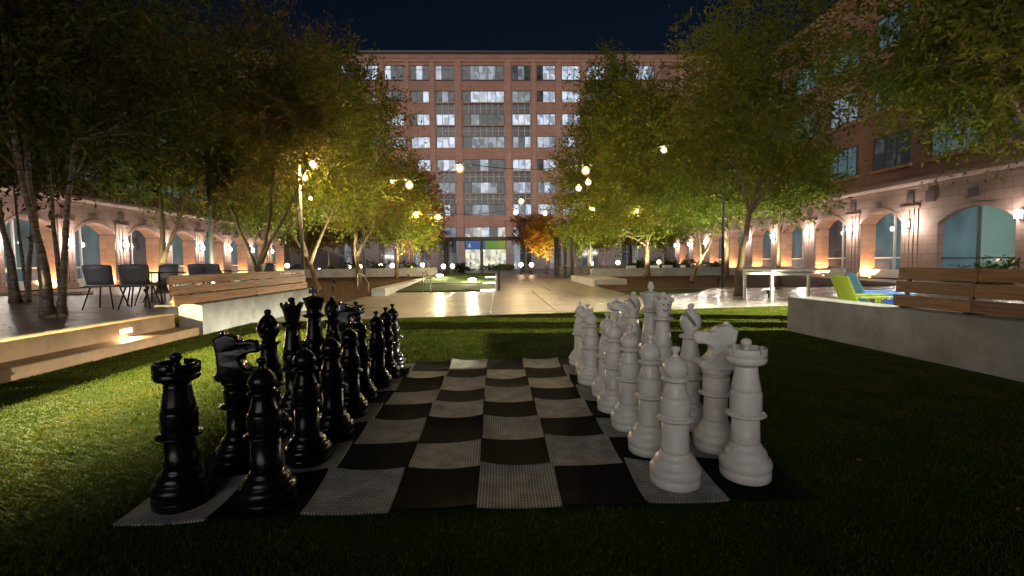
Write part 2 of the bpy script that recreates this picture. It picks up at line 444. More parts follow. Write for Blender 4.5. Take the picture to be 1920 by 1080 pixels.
def worn(m, rscale, r0, r1, grime=None, gscale=6.0, glo=.60, ghi=.74):
    nt = m.node_tree; b = nt.nodes["Principled BSDF"]
    tc = nt.nodes.new('ShaderNodeTexCoord'); oi = nt.nodes.new('ShaderNodeObjectInfo')
    av = nt.nodes.new('ShaderNodeVectorMath'); av.operation = 'ADD'
    nt.links.new(tc.outputs['Object'], av.inputs[0]); nt.links.new(oi.outputs['Location'], av.inputs[1])
    nz = nt.nodes.new('ShaderNodeTexNoise'); nz.inputs['Scale'].default_value = rscale; nz.inputs['Detail'].default_value = 8; nz.inputs['Roughness'].default_value = .7
    nt.links.new(av.outputs[0], nz.inputs['Vector'])
    mr = nt.nodes.new('ShaderNodeMapRange'); mr.inputs[1].default_value = .35; mr.inputs[2].default_value = .7; mr.inputs[3].default_value = r0; mr.inputs[4].default_value = r1
    nt.links.new(nz.outputs[0], mr.inputs[0]); nt.links.new(mr.outputs[0], b.inputs['Roughness'])
    if grime:
        n2 = nt.nodes.new('ShaderNodeTexNoise'); n2.inputs['Scale'].default_value = gscale; n2.inputs['Detail'].default_value = 10; n2.inputs['Roughness'].default_value = .75
        nt.links.new(av.outputs[0], n2.inputs['Vector'])
        m2 = nt.nodes.new('ShaderNodeMapRange'); m2.inputs[1].default_value = glo; m2.inputs[2].default_value = ghi; m2.inputs[4].default_value = .75
        nt.links.new(n2.outputs[0], m2.inputs[0])
        mx = nt.nodes.new('ShaderNodeMix'); mx.data_type = 'RGBA'; mx.inputs[7].default_value = (*grime, 1)
        src = b.inputs['Base Color'].links[0].from_socket
        nt.links.new(src, mx.inputs[6]); nt.links.new(m2.outputs[0], mx.inputs[0]); nt.links.new(mx.outputs[2], b.inputs['Base Color'])
worn(MT['white_piece'], 9, .28, .55, (0.34, 0.29, 0.22), 5.0, .57, .76)
worn(MT['black_piece'], 11, .12, .42, (0.022, 0.021, 0.019), 9.0, .55, .75)
worn(MT['concrete_side'], 5, .6, .85, (0.13, 0.125, 0.12), 1.7, .52, .78)
worn(MT['step'], 5, .55, .8, (0.09, 0.06, 0.04), 2.2, .52, .78)
# birch bark: pale with dark horizontal marks
def birch():
    m = mat('birch_bark', (0.5, 0.42, 0.36), 0.8, 0.2, bump=(16, 0.5))
    nt = m.node_tree; b = nt.nodes["Principled BSDF"]
    tc = nt.nodes.new('ShaderNodeTexCoord'); mp = nt.nodes.new('ShaderNodeMapping'); mp.inputs['Scale'].default_value = (4, 4, 16)
    nt.links.new(tc.outputs['Object'], mp.inputs[0])
    nz = nt.nodes.new('ShaderNodeTexNoise'); nz.inputs['Scale'].default_value = 1.4; nz.inputs['Detail'].default_value = 8; nz.inputs['Roughness'].default_value = 0.75
    nt.links.new(mp.outputs[0], nz.inputs['Vector'])
    rp = nt.nodes.new('ShaderNodeValToRGB'); e = rp.color_ramp.elements
    e[0].position = 0.38; e[0].color = (0.06, 0.04, 0.03, 1); e[1].position = 0.60; e[1].color = (0.27, 0.215, 0.175, 1)
    nt.links.new(nz.outputs[0], rp.inputs[0]); nt.links.new(rp.outputs[0], b.inputs['Base Color'])
    return m
MT['birch'] = birch()
LEAF = {
 'green': leaf_mat('leaf_green', (0.045, 0.078, 0.010), (0.075, 0.110, 0.014), (0.12, 0.125, 0.022)),
 'dark': leaf_mat('leaf_dark_olive', (0.024, 0.040, 0.006), (0.046, 0.058, 0.009), (0.100, 0.072, 0.016)),
 'olive': leaf_mat('leaf_olive', (0.060, 0.088, 0.009), (0.100, 0.122, 0.012), (0.15, 0.125, 0.018)),
 'rust': leaf_mat('leaf_rust', (0.052, 0.070, 0.010), (0.088, 0.088, 0.014), (0.15, 0.075, 0.022)),
 'yellow': leaf_mat('leaf_yellow', (0.20, 0.12, 0.012), (0.36, 0.20, 0.015), (0.40, 0.13, 0.02)),
 'red': leaf_mat('leaf_red', (0.14, 0.045, 0.028), (0.24, 0.075, 0.05), (0.30, 0.14, 0.08)),
 'shrub': leaf_mat('leaf_shrub', (0.02, 0.045, 0.012), (0.04, 0.07, 0.016), (0.09, 0.10, 0.02)),
}

def lamp(name, kind, loc, watts, col, parent=None, radius=0.1, target=None, size=None, blend=0.6):
    d = bpy.data.lights.new(name, kind)
    d.energy = watts; d.color = col; d.shadow_soft_size = radius
    if kind == 'SPOT':
        d.spot_size = size; d.spot_blend = blend
    o = bpy.data.objects.new(name, d)
    L = Vector(loc)
    if parent is not None: L = L - Vector(parent.location)
    o.location = L
    if target is not None:
        o.rotation_euler = (Vector(target) - Vector(loc)).to_track_quat('-Z', 'Y').to_euler()
    return finish(o, parent)

# ================================================================== GROUND
gb = MB(); gb.add([(-400, -300, -0.06), (400, -300, -0.06), (400, 600, -0.06), (-400, 600, -0.06)], [(0, 1, 2, 3)])
tag(gb.build('ground', MT['soil'], recalc=False), kind='structure')

# plaza of concrete slabs, each slab its own piece
plaza = MB().box(-26, 24, 8.0, 82, -0.055, -0.02).build('plaza', MT['slab']); tag(plaza, kind='structure')
slab_me = {}
def slab(parent, x0, x1, y0, y1, z0, z1, m, name='paving_slab', g=0.006):
    k = (round(x1 - x0, 3), round(y1 - y0, 3), round(z1 - z0, 3), m.name)
    if k not in slab_me:
        w, d, h = (x1 - x0) / 2 - g, (y1 - y0) / 2 - g, z1 - z0
        slab_me[k] = MB().bbox(-w, w, -d, d, 0, h, 0.006).mesh(name, m)
    jz = rnd.uniform(-0.0015, 0.0015)
    L = parent.location
    return inst(name, slab_me[k], parent, ((x0 + x1) / 2 - L.x, (y0 + y1) / 2 - L.y, z0 + jz - L.z), (rnd.uniform(-.002, .002), rnd.uniform(-.002, .002), 0))
# strip between the lawn and the beds
ys = [8.2 + 1.8 * i for i in range(7)]
for iy in range(6):
    for ix in range(6):
        x0 = -5.3 + 1.75 * ix
        slab(plaza, x0, x0 + 1.75, ys[iy], ys[iy + 1], -0.02, 0.0, MT['slab'])
# walk leading up to the building
for iy in range(12):
    for ix in range(2):
        x0 = 0.1 + 2.45 * ix; y0 = 19.0 + 3.0 * iy
        slab(plaza, x0, x0 + 2.45, y0, y0 + 3.0, -0.02, 0.0, MT['slab'])
# wet grey paving beyond the right-hand bench wall
for iy in range(12):
    for ix in range(11):
        x0 = 5.2 + 1.3 * ix; y0 = 3.0 + 1.3 * iy
        slab(plaza, x0, x0 + 1.3, y0, y0 + 1.3, -0.018, 0.003, MT['slab_grey'])

# lawn of artificial turf with its own slanted far edge
def lawn_far(x): return 8.92 + (x + 1.95) * 0.145
lawn_poly = [(-5.62, -6), (5.60, -6), (5.60, 6.0), (9.6, 6.0), (9.6, lawn_far(9.6)), (-5.62, lawn_far(-5.62))]
lb = MB().prism(lawn_poly, 'z', -0.05, 0.012)
lawn = lb.build('lawn', MT['turf']); tag(lawn, kind='structure')

# grass blades
def grass(n=420000):
    rs = np.random.RandomState(3)
    y = -2.2 + (11.5 + 2.2) * rs.rand(n * 2) ** 1.7
    x = -5.6 + 15.2 * rs.rand(n * 2)
    far = 8.92 + (x + 1.95) * 0.145
    ok = (y < far - 0.01) & ((x < 5.40) | (y > 6.05)) & ~((np.abs(x) < 1.86) & (y > -0.02) & (y < 3.68))
    ok &= np.abs(x - 0.134) < (y + 2.457) * 1.12 + 0.4
    x = x[ok][:n]; y = y[ok][:n]; n = len(x)
    h = 0.012 + 0.016 * rs.rand(n)
    d = 1 + 0.10 * np.clip(y, 0, 10)
    w = (0.0026 + 0.0024 * rs.rand(n)) * d
    a = rs.rand(n) * 6.283; lean = 0.025 * rs.rand(n); la = rs.rand(n) * 6.283
    V = np.empty((n, 3, 3), np.float32)
    V[:, 0] = np.c_[x - np.cos(a) * w, y - np.sin(a) * w, np.full(n, 0.010)]
    V[:, 1] = np.c_[x + np.cos(a) * w, y + np.sin(a) * w, np.full(n, 0.010)]
    V[:, 2] = np.c_[x + np.cos(la) * lean, y + np.sin(la) * lean, 0.012 + h]
    me = bpy.data.meshes.new('grass')
    me.vertices.add(n * 3); me.vertices.foreach_set('co', V.reshape(-1))
    me.loops.add(n * 3); me.loops.foreach_set('vertex_index', np.arange(n * 3, dtype=np.int32))
    me.polygons.add(n); me.polygons.foreach_set('loop_start', np.arange(0, n * 3, 3, dtype=np.int32))
    me.polygons.foreach_set('loop_total', np.full(n, 3, np.int32))
    me.materials.append(MT['blade']); me.update(); me.validate()
    o = bpy.data.objects.new('grass', me); finish(o); tag(o, kind='stuff')
grass()

# ================================================================== LEFT DECK, STEPS, WALLS
DZ = 0.42
deck = MB().box(-26, -5.95, -4, 13.4, -0.05, DZ - 0.03).build('terrace_deck', MT['step']); tag(deck, kind='structure')
def tiles(x0, x1, y0, y1, w, d):
    nx = int(round((x1 - x0) / w)); ny = int(round((y1 - y0) / d))
    for i in range(nx):
        for j in range(ny):
            slab(deck, x0 + i * w, x0 + (i + 1) * w, y0 + j * d, y0 + (j + 1) * d, DZ - 0.03, DZ, MT['deck'], 'deck_tile', 0.005)
tiles(-14.05, -5.95, 0.9, 13.4, 0.9, 1.25)
tiles(-22.95, -14.05, 8.4, 13.4, 1.78, 1.25)

st = thing('concrete_steps', 'brown concrete steps rising from the lawn to the terrace with a lit riser', 'steps', (-5.7, 2, 0))
MB().bbox(-5.95, -5.50, -4, 6.60, -0.04, 0.17, 0.012).build('step', MT['step'], st, world=True)
MB().bbox(-6.25, -5.94, -4, 6.60, 0.171, DZ + 0.002, 0.012).build('step', MT['step'], st, world=True)
sl = MB(); sl.box(-5.942, -5.925, 5.30, 5.54, 0.245, 0.31).build('step_light', MT['step_lamp'], st, world=True)
lamp('step_lamp_light', 'SPOT', (-5.90, 5.42, 0.27), 110, (1.0, 0.66, 0.34), st, 0.04, (-5.72, 5.3, 0.05), R(160), 0.9)

bw = thing('shade_wall', 'unseen low brown wall added to shade the near end of the lawn', 'wall', (0, -5.2, 0))
MB().bbox(-9, 8, -5.4, -5.0, -.05, 1.05, .015).build('wall_body', MT['step'], bw, world=True)  # unseen, added behind the camera to shade the near lawn
lw = thing('concrete_wall', 'low pale concrete wall carrying the timber bench beside the black pieces', 'wall', (-5.64, 9, 0))
for ya, yb in ((6.602, 8.4), (8.404, 10.2), (10.204, 12.0)): MB().bbox(-5.86, -5.43, ya, yb, -0.05, 0.60, 0.010).build('wall_panel', MT['concrete_side'], lw, world=True)
rw = thing('concrete_wall', 'low grey concrete wall along the lawn behind the white rook', 'wall', (5.7, 3, 0))
for ya, yb in ((5.98, 3.52), (3.515, 1.02), (1.015, -1.5), (-1.505, -4.0)):
    xa, xb = 5.43 + (5.98 - ya) * .0501, 5.43 + (5.98 - yb) * .0501
    MB().prism([(xa, ya), (xb, yb), (xb + .43, yb), (xa + .43, ya)], 'z', -0.05, 0.63).build('wall_panel', MT['concrete_side'], rw, world=True)

def wall_bench(label, x_of_y, y0, y1, z0, joints, m, side):
    b = thing('wall_bench', label, 'bench', (x_of_y((y0 + y1) / 2), (y0 + y1) / 2, z0))
    ys_ = [y0] + joints + [y1]
    hgt, gap = (0.165, 0.020) if side < 0 else (0.158, 0.030)
    for r_ in range(3):
        za = z0 + 0.02 + r_ * (hgt + gap)
        for k in range(len(ys_) - 1):
            a, e = ys_[k] + 0.004, ys_[k + 1] - 0.004
            off = rnd.uniform(-0.004, 0.004) + side * 0.035 * r_
            xa, xe = x_of_y(a) + off, x_of_y(e) + off
            q = MB().prism([(xa - .02, a), (xa + .02, a), (xe + .02, e), (xe - .02, e)], 'z', za + rnd.uniform(-.003, .003), za + hgt)
            q.build('back_plank', m, b, world=True)
    ys_ = [y0 + .5] + joints + [y1]
    for r_ in range(3):        # the seat on the terrace side
        for k in range(len(ys_) - 1):
            a, e = ys_[k] + 0.004, ys_[k + 1] - 0.004
            o1 = side * (0.06 + r_ * 0.115); 
            q = MB().prism([(x_of_y(a) + o1, a), (x_of_y(a) + o1 + side * .105, a), (x_of_y(e) + o1 + side * .105, e), (x_of_y(e) + o1, e)], 'z', z0 + 0.03, z0 + 0.07)
            q.build('seat_plank', m, b, world=True)
    n = max(3, int((y1 - y0) / 0.9))
    for i in range(n + 1):
        yy = y0 + 0.12 + (y1 - y0 - 0.24) * i / n
        x = x_of_y(yy)
        q = MB()
        x0_, x1_ = sorted((x + side * 0.021, x + side * 0.055))
        q.prism([(x + side * .022, z0), (x + side * .06, z0), (x + side * .14, z0 + .54), (x + side * .105, z0 + .54)], 'y', yy - .02, yy + .02)
        xs = sorted((x - side * .03, x + side * .40))
        q.box(xs[0], xs[1], yy - .019, yy + .019, z0 - 0.002, z0 + 0.028)
        q.build('bracket', MT['dark_steel'], b, world=True)
    return b
wall_bench('orange brown timber bench of three planks on the wall behind the black pieces', lambda y: -5.62, 6.1, 12.0, 0.60, [9.0], MT['wood'], -1)
wall_bench('dark brown timber bench with light showing between planks on the right grey wall', lambda y: 5.66 + (5.98 - y) * 0.05, -0.5, 4.05, 0.63, [1.55, 3.0], MT['wood_dark'], 1)

pq = thing('bench_marks', 'small white plaque strips on the top plank of the orange bench', 'mark', (-5.62, 10.9, 1.08))  # small white strips set on the top plank
for ya, yb in ((10.40, 10.52), (10.62, 11.12), (11.22, 11.36)):
    MB().box(-5.669, -5.6655, ya, yb, 1.065, 1.095).build('mark_strip', MT['white_paint'], pq, world=True)

# brick kerb at the back of the deck
kb = thing('brick_kerb', 'long low brick kerb at the back edge of the dark terrace', 'kerb', (-18, 13.6, 0))
MB().box(-25.5, -13.4, 13.42, 13.8, -0.05, DZ + 0.02).build('kerb_body', MT['dark_steel'], kb, world=True)
for i in range(24):
    MB().bbox(-25.5 + i * .504, -25.5 + i * .504 + .494, 13.39, 13.83, DZ + 0.022, DZ + 0.10, .008).build('brick', MT['brick'], kb, world=True)

# ================================================================== CHESS BOARD
board = thing('chess_board', 'giant chess board of wavy black and grey ribbed rubber mats on the lawn', 'chess board', (0, 1.84, 0.012))
T = 0.46
def tile_mesh(seed, m):
    r = random.Random(seed); n = 8; w = 0.2285
    lift = [r.uniform(0.0, 0.045) for _ in range(4)]; sag = r.uniform(0.0, 0.022)
    far = r.uniform(0.004, 0.040); near = r.uniform(0.0, 0.008)
    vs_ = []
    for j in range(n + 1):
        for i in range(n + 1):
            u, v = i / n, j / n
            z = 0.007 + far * v * v + near * (1 - v) ** 2
            z += 0.5 * (lift[0] * (1-u)**3 * (1-v)**3 + lift[1] * u**3 * (1-v)**3 + lift[2] * u**3 * v**3 + lift[3] * (1-u)**3 * v**3)
            z += sag * (2 * u - 1) ** 2 * (.3 + .7 * v)
            vs_.append((-w + 2 * w * u + r.uniform(-.0004, .0004), -w + 2 * w * v, z))
    fs_ = [(j*(n+1)+i, j*(n+1)+i+1, (j+1)*(n+1)+i+1, (j+1)*(n+1)+i) for j in range(n) for i in range(n)]
    q = MB(); q.add(vs_, fs_, True)
    ring = [i for i in range(n+1)] + [j*(n+1)+n for j in range(1, n+1)] + [n*(n+1)+i for i in range(n-1, -1, -1)] + [j*(n+1) for j in range(n-1, 0, -1)]
    low = [(vs_[k][0], vs_[k][1], max(0.001, vs_[k][2] - 0.012)) for k in ring]
    sk = [vs_[k] for k in ring] + low; L = len(ring)
    q.add(sk, [(i, i + L, (i + 1) % L + L, (i + 1) % L) for i in range(L)])
    return q.mesh('mat_tile', m, False)
tm = {0: [tile_mesh(10 + k, MT['mat_dark']) for k in range(6)], 1: [tile_mesh(40 + k, MT['mat_light']) for k in range(6)]}
for j in range(8):
    for i in range(8):
        light = (i + j) % 2 == 0
        x = (i - 3.5) * T + rnd.uniform(-.006, .006) - 0.012 * (j - 3.5) * 0.15; y = (j + .5) * T + rnd.uniform(-.005, .005)
        if i < 3 and j < 3: y -= (3 - i) * (3 - j) * .008
        o = inst('mat_tile', rnd.choice(tm[1 if light else 0]), board, (x, y - 1.84, 0.0), (0, 0, rnd.uniform(-.012, .012)))
        tag(o, 'grey ribbed mat square' if light else 'black ribbed mat square')

# ================================================================== CHESS PIECES
def arc(r, z0, z1, bulge, n=5):
    return [(r + bulge * math.sin(math.pi * k / n), z0 + (z1 - z0) * k / n) for k in range(n + 1)]
def base_prof(h):       # h = height of the shaft's foot
    k = h / 0.20
    return [(.0001, 0), (.132, 0), (.142, .010 * k), (.143, .045 * k), (.137, .052 * k), (.143, .062 * k), (.147, .080 * k), (.145, .100 * k),
            (.134, .117 * k), (.122, .124 * k), (.122, .130 * k), (.117, .150 * k), (.106, .166 * k), (.092, .173 * k), (.093, .182 * k), (.086, .194 * k), (.080, h)]
def shaft_prof(z0, z1, r0=.080, r1=.074):
    return [(r0, z0), (r0 - .001, z0 + .01), (r1, z1)]
def collar_prof(z0, r=.110):
    return [(.074, z0)] + [(.078 + (r - .078) * math.sin(math.pi * k / 8), z0 + 0.004 + .036 * k / 8) for k in range(9)] + [(.078, z0 + .044)]
def seg_prof(z0, z1, r=.086):
    return [(r - .014, z0), (r - .003, z0 + .006), (r, z0 + .02), (r + .001, (z0 + z1) / 2), (r, z1 - .02), (r - .003, z1 - .008), (r - .014, z1)]
def flare_prof(z0, z1, r0=.079, r1=.058):
    return [(r0 - .004, z0), (r0, z0 + .006)] + [(r1 + (r0 - r1) * (1 - k / 6) ** 1.6, z0 + .006 + (z1 - z0 - .006) * k / 6) for k in range(1, 7)]
def ring_prof(z, r, h=.03, ri=.055):
    return [(ri, z)] + [(ri + (r - ri) * (math.sin(math.pi * k / 8) ** 0.6), z + h * k / 8) for k in range(1, 8)] + [(ri, z + h)]

def boolean_cut(obj, cutters):
    for q in cutters:
        md = obj.modifiers.new('cut', 'BOOLEAN'); md.object = q; md.operation = 'DIFFERENCE'; md.solver = 'EXACT'
    dg = bpy.context.evaluated_depsgraph_get()
    me = bpy.data.meshes.new_from_object(obj.evaluated_get(dg))
    obj.modifiers.clear(); obj.data = me
    for q in cutters: bpy.data.objects.remove(q)

KN = [(395,400),(372,392),(358,372),(360,350),(374,336),(396,338),(418,312),(432,284),(424,262),(402,250),(384,246),(356,246),(345,232),(344,202),(354,182),(378,174),(408,172),(436,178),(447,164),(452,148),(476,142),(500,136),(534,146),(566,166),(560,196),(550,240),(541,300),(545,352),(560,374),(546,400)]
def knight_head(m):
    """side outline of the horse's head, inflated: thick neck, narrower muzzle, chamfered rim"""
    pts = [((x - 462) * .00128, (400 - y) * .00122) for x, y in KN]
    bm = bmesh.new()
    A = [bm.verts.new((x, -0.5, z)) for x, z in pts]
    f = bm.faces.new(A)
    ex = bmesh.ops.extrude_face_region(bm, geom=[f])
    B = [g for g in ex['geom'] if isinstance(g, bmesh.types.BMVert)]
    for v in B: v.co.y = 0.5
    bmesh.ops.recalc_face_normals(bm, faces=bm.faces)
    rim = [e for e in bm.edges if abs(e.verts[0].co.y - e.verts[1].co.y) < 1e-6]
    for v in bm.verts:      # thickness by place: broad chest, thin crest, narrow muzzle
        x, z = v.co.x, v.co.z
        t = 0.066 - 0.018 * max(0, min(1, (z - .08) / .2)) - 0.020 * max(0, min(1, (-x - .02) / .12)) * (1 if z > .14 else 0)
        v.co.y = math.copysign(t, v.co.y)
    bmesh.ops.bevel(bm, geom=rim, offset=0.016, segments=3, profile=0.6, affect='EDGES', clamp_overlap=True)
    me = bpy.data.meshes.new('horse_head'); bm.to_mesh(me); bm.free()
    tmp = bpy.data.objects.new('tmp', me); COL.objects.link(tmp)
    md = tmp.modifiers.new('r', 'REMESH'); md.mode = 'VOXEL'; md.voxel_size = .0055
    md = tmp.modifiers.new('s', 'SMOOTH'); md.factor = .5; md.iterations = 9
    bpy.context.view_layer.update()
    me2 = bpy.data.meshes.new_from_object(tmp.evaluated_get(bpy.context.evaluated_depsgraph_get()))
    bpy.data.objects.remove(tmp); me2.name = 'horse_head'; me2.materials.clear(); me2.materials.append(m)
    me2.polygons.foreach_set('use_smooth', [True] * len(me2.polygons))
    return me2

def piece(kind, m, label, group, cut=True):
    p = thing('chess_' + kind, label, 'chess piece', group=group)
    def L(name, prof, n=40): return MB().lathe(prof, n).build(name, m, p)
    if kind == 'pawn':
        L('base', base_prof(.195)); L('shaft', shaft_prof(.195, .375)); L('collar', collar_prof(.365, 0.107)); L('drum', seg_prof(.405, .515))
        L('neck', flare_prof(.513, .600, .076, .056) + [(.058, .602)] + ring_prof(.602, .079, .032)[1:])
        L('ball', [(.050, .632)] + [(.073 * math.sin(math.pi * (.22 + .72 * k / 10)) ** .8, .632 + .118 * k / 10) for k in range(1, 10)] + [(.024, .748)])
        L('finial', [(.022, .742), (.015, .756), (.012, .766), (.022, .780), (.027, .790), (.025, .802), (.012, .808), (.0005, .809)], 20)
    elif kind == 'rook':
        L('base', base_prof(.225)); L('shaft', shaft_prof(.225, .385, .082, .076)); L('collar', collar_prof(.375, 0.115)); L('drum', seg_prof(.415, .545, .089))
        L('neck', flare_prof(.543, .695, .084, .064))
        h = L('battlement', [(.062, .690), (.075, .700), (.103, .712), (.111, .722), (.112, .745), (.106, .750), (.113, .756), (.113, .800), (.108, .806), (.092, .806), (.090, .772), (.0005, .772)], 48)
        cs = []
        for a in range(2):
            q = MB().box(-.2, .2, -.011, .011, .777, .85).build('cutter', m); q.rotation_euler = (0, 0, R(18 + 90 * a)); cs.append(q)
        bpy.context.view_layer.update(); boolean_cut(h, cs)
        L('finial', [(.020, .765), (.016, .800), (.013, .812), (.026, .822), (.030, .836), (.026, .850), (.012, .860), (.0005, .862)], 20)
    elif kind == 'knight':
        L('base', base_prof(.215)); L('shaft', shaft_prof(.215, .395, .081, .075)); L('collar', collar_prof(.385, 0.113)); L('drum', seg_prof(.425, .530, .088))
        L('plinth', [(.080, .528), (.088, .536), (.080, .548), (.094, .556), (.098, .570), (.092, .584), (.06, .588)])
        hd = inst('horse_head', knight_head(m), p, (0, 0, .580))
        e = MB()
        for sy in (-1, 1):
            e.sphere((-.075, sy * .0425, .800), .011, 10, 6)
        e.build('eye', m, hd, loc=(0, 0, -.580))
        for sy in (-1, 1):      # cheeks, nostrils and ears
            e.sphere((-.012, sy * .036, .790), .034, 14, 8); e.sphere((-.128, sy * .026, .782), .010, 8, 6)
            e.tube([(.012, sy * .028, .885), (.020, sy * .032, .915), (.026, sy * .034, .934)], [.016, .012, .003], 8)
        mn = MB()
        for k in range(9):
            z = .625 + k * .030
            mn.tube([(.050, 0, z + .022), (.104 + .008 * math.sin(k * .5), .004, z), (.112 + .008 * math.sin(k * .5), 0, z - .012)], [.046, .026, .012], 8)
        mn.build('mane', m, hd, loc=(0, 0, -.580))
    elif kind == 'bishop':
        L('base', base_prof(.20)); L('shaft', shaft_prof(.20, .385, .080, .074)); L('collar', collar_prof(.375, 0.111)); L('drum', seg_prof(.415, .530, .087))
        L('neck', flare_prof(.528, .695, .083, .055) + [(.056, .697)] + ring_prof(.697, .086, .034)[1:])
        h = L('mitre', [(.048, .729), (.046, .745), (.062, .768), (.076, .798), (.080, .826), (.074, .858), (.060, .888), (.042, .912), (.026, .928), (.012, .934)], 40)
        q = MB().box(-.02, .2, -.2, .2, -.0125, .0125).build('cutter', m); q.location = (.0, 0, .812); q.rotation_euler = (0, R(-58), 0)
        bpy.context.view_layer.update(); boolean_cut(h, [q])
        L('finial', [(.014, .926), (.022, .938), (.026, .950), (.022, .964), (.010, .972), (.0005, .973)], 20)
    elif kind == 'queen':
        L('base', base_prof(.21)); L('shaft', shaft_prof(.21, .400, .081, .075)); L('collar', collar_prof(.390, 0.114)); L('drum', seg_prof(.430, .555, .089))
        L('neck', flare_prof(.553, .775, .085, .056) + [(.057, .777)] + ring_prof(.777, .094, .038)[1:])
        L('coronet', [(.052, .813), (.054, .824), (.060, .845), (.066, .885), (.078, .930), (.092, .958), (.093, .966), (.086, .966), (.055, .955), (.0005, .975)], 40)
        for k in range(9):
            a = 2 * math.pi * k / 9
            MB().sphere((.085 * math.cos(a), .085 * math.sin(a), .972), .0135, 10, 6).build('crown_point', m, p)
        L('finial', [(.030, .960), (.018, .972), (.014, .982), (.026, .992), (.030, 1.006), (.024, 1.020), (.010, 1.028), (.0005, 1.029)], 20)
    elif kind == 'king':
        L('base', base_prof(.215)); L('shaft', shaft_prof(.215, .420, .082, .076)); L('collar', collar_prof(.410, 0.116)); L('drum', seg_prof(.450, .580, .090))
        L('neck', flare_prof(.578, .800, .086, .060) + [(.060, .802)] + ring_prof(.802, .102, .040)[1:])
        L('crown', [(.058, .840), (.068, .846), (.068, .858), (.064, .864), (.074, .905), (.090, .965), (.101, .985), (.099, .992), (.060, 1.000), (.032, 1.010), (.0005, 1.012)], 40)
        cr_ = MB()
        poly = [(-.016, 1.005), (.016, 1.005), (.012, 1.035), (.040, 1.030), (.040, 1.072), (.012, 1.066), (.018, 1.098), (-.018, 1.098), (-.012, 1.066), (-.040, 1.072), (-.040, 1.030), (-.012, 1.035)]
        cr_.prism(poly, 'y', -.014, .014).build('cross', m, p)
    return p

ORDER = ['rook', 'knight', 'bishop', 'queen', 'king', 'bishop', 'knight', 'rook']
NEARFAR = {0: 'at the near end of its back row', 1: 'beside the near rook', 2: 'between the near knight and the queen', 3: 'beside its king', 4: 'beside its queen',
           5: 'beside the far side of its king', 6: 'beside the far rook', 7: 'at the far end of its back row'}
PAWN = ['standing in front of the near rook', 'standing in front of the near knight', 'standing in front of the near bishop', 'standing in front of the queen',
        'standing in front of the king', 'standing in front of the far bishop', 'standing in front of the far knight', 'standing in front of the far rook']
LOOK = {'rook': 'castle with a notched rim', 'knight': 'knight with a horse head', 'bishop': 'bishop with a slit mitre', 'queen': 'queen with a coronet', 'king': 'king with a cross on a flared crown'}
SPOT = {('white', 0): (1.61, .28), ('white', 10): (1.165, .23), ('black', 0): (-1.62, .15), ('black', 10): (-1.14, .12)}
for color, m, cb, cpn, face in (('black', MT['black_piece'], -1.61, -1.15, 0.0), ('white', MT['white_piece'], 1.61, 1.15, math.pi)):
    protos = {}
    grp = color + ' giant chess pieces'
    def put(kind, x, y, label, rz):
        if kind not in protos:
            protos[kind] = piece(kind, m, label, grp); o = protos[kind]
        else:
            o = copy_tree(protos[kind]); o['label'] = label
        sc_ = {'rook': .975, 'knight': .955}.get(kind, 1.0); o.scale = (1, 1, sc_)
        o.location = (x, y, 0.022); o.rotation_euler = (rnd.uniform(-.008, .008), rnd.uniform(-.008, .008), rz)
        return o
    for j, k in enumerate(ORDER):
        x, y = SPOT.get((color, j), (cb + rnd.uniform(-.03, .03), (j + .5) * T + rnd.uniform(-.03, .03)))
        # the outline above faces -X; white looks towards -X, black towards +X
        rz = (0 if color == 'white' else math.pi) + rnd.uniform(-.12, .12)
        if k == 'bishop': rz = math.pi + rnd.uniform(-.1, .1) if color == 'white' else rnd.uniform(-.1, .1)
        if k == 'king': rz = math.pi / 2 + .1 if color == 'white' else 0.1
        o = put(k, x, y, f"giant {color} chess {LOOK[k]}, {NEARFAR[j]}", rz)
        if color == 'white' and k == 'queen':
            fb = MB()
            def on(ax, z):     # a point on the coronet's face, ax = angle around from the camera side
                rr = .0665 + (z - .885) * .27 + .001 if z > .885 else .060 + (z - .845) * .15 + .0018
                a = -math.pi / 2 + ax
                return (rr * math.cos(a), rr * math.sin(a), z)
            for e_ in (-.26, .26):
                fb.sphere(on(e_, .922), .0075, 10, 6)
            fb.tube([on(-.36 + .09 * q, .882 - .016 * math.sin(math.pi * q / 8)) for q in range(9)], .0030, 6)
            fo = fb.build('smile_drawing', MT['ink'], o); fo.rotation_euler = (0, 0, -o.rotation_euler.z + .0)
    for j in range(8):
        x, y = SPOT.get((color, 10 + j), (cpn + rnd.uniform(-.035, .035), (j + .5) * T + rnd.uniform(-.035, .035)))
        put('pawn', x, y, f"giant {color} chess pawn {PAWN[j]}", rnd.uniform(0, 6))

# ================================================================== MAIN BUILDING
FY = 80.0
mb_ = thing('office_building', 'tall red stone office block with rows of lit windows closing the plaza', 'building', (-1.8, FY, 0))
bx0, bx1 = -44.0, 40.4
rows = [(32.3, 34.75), (28.55, 30.5), (24.75, 26.65), (20.9, 22.85), (17.0, 19.0), (13.15, 15.1), (9.35, 11.3), (5.5, 7.4)]
cols = [-1.8 + s_ * (6.5 + 4.28 * k) for k in range(9) for s_ in (-1, 1)]
W2 = 1.62
MB().box(bx0, bx1, FY + 0.6, FY + 14, -0.05, 36.7).build('wall', MT['brick'], mb_, world=True)
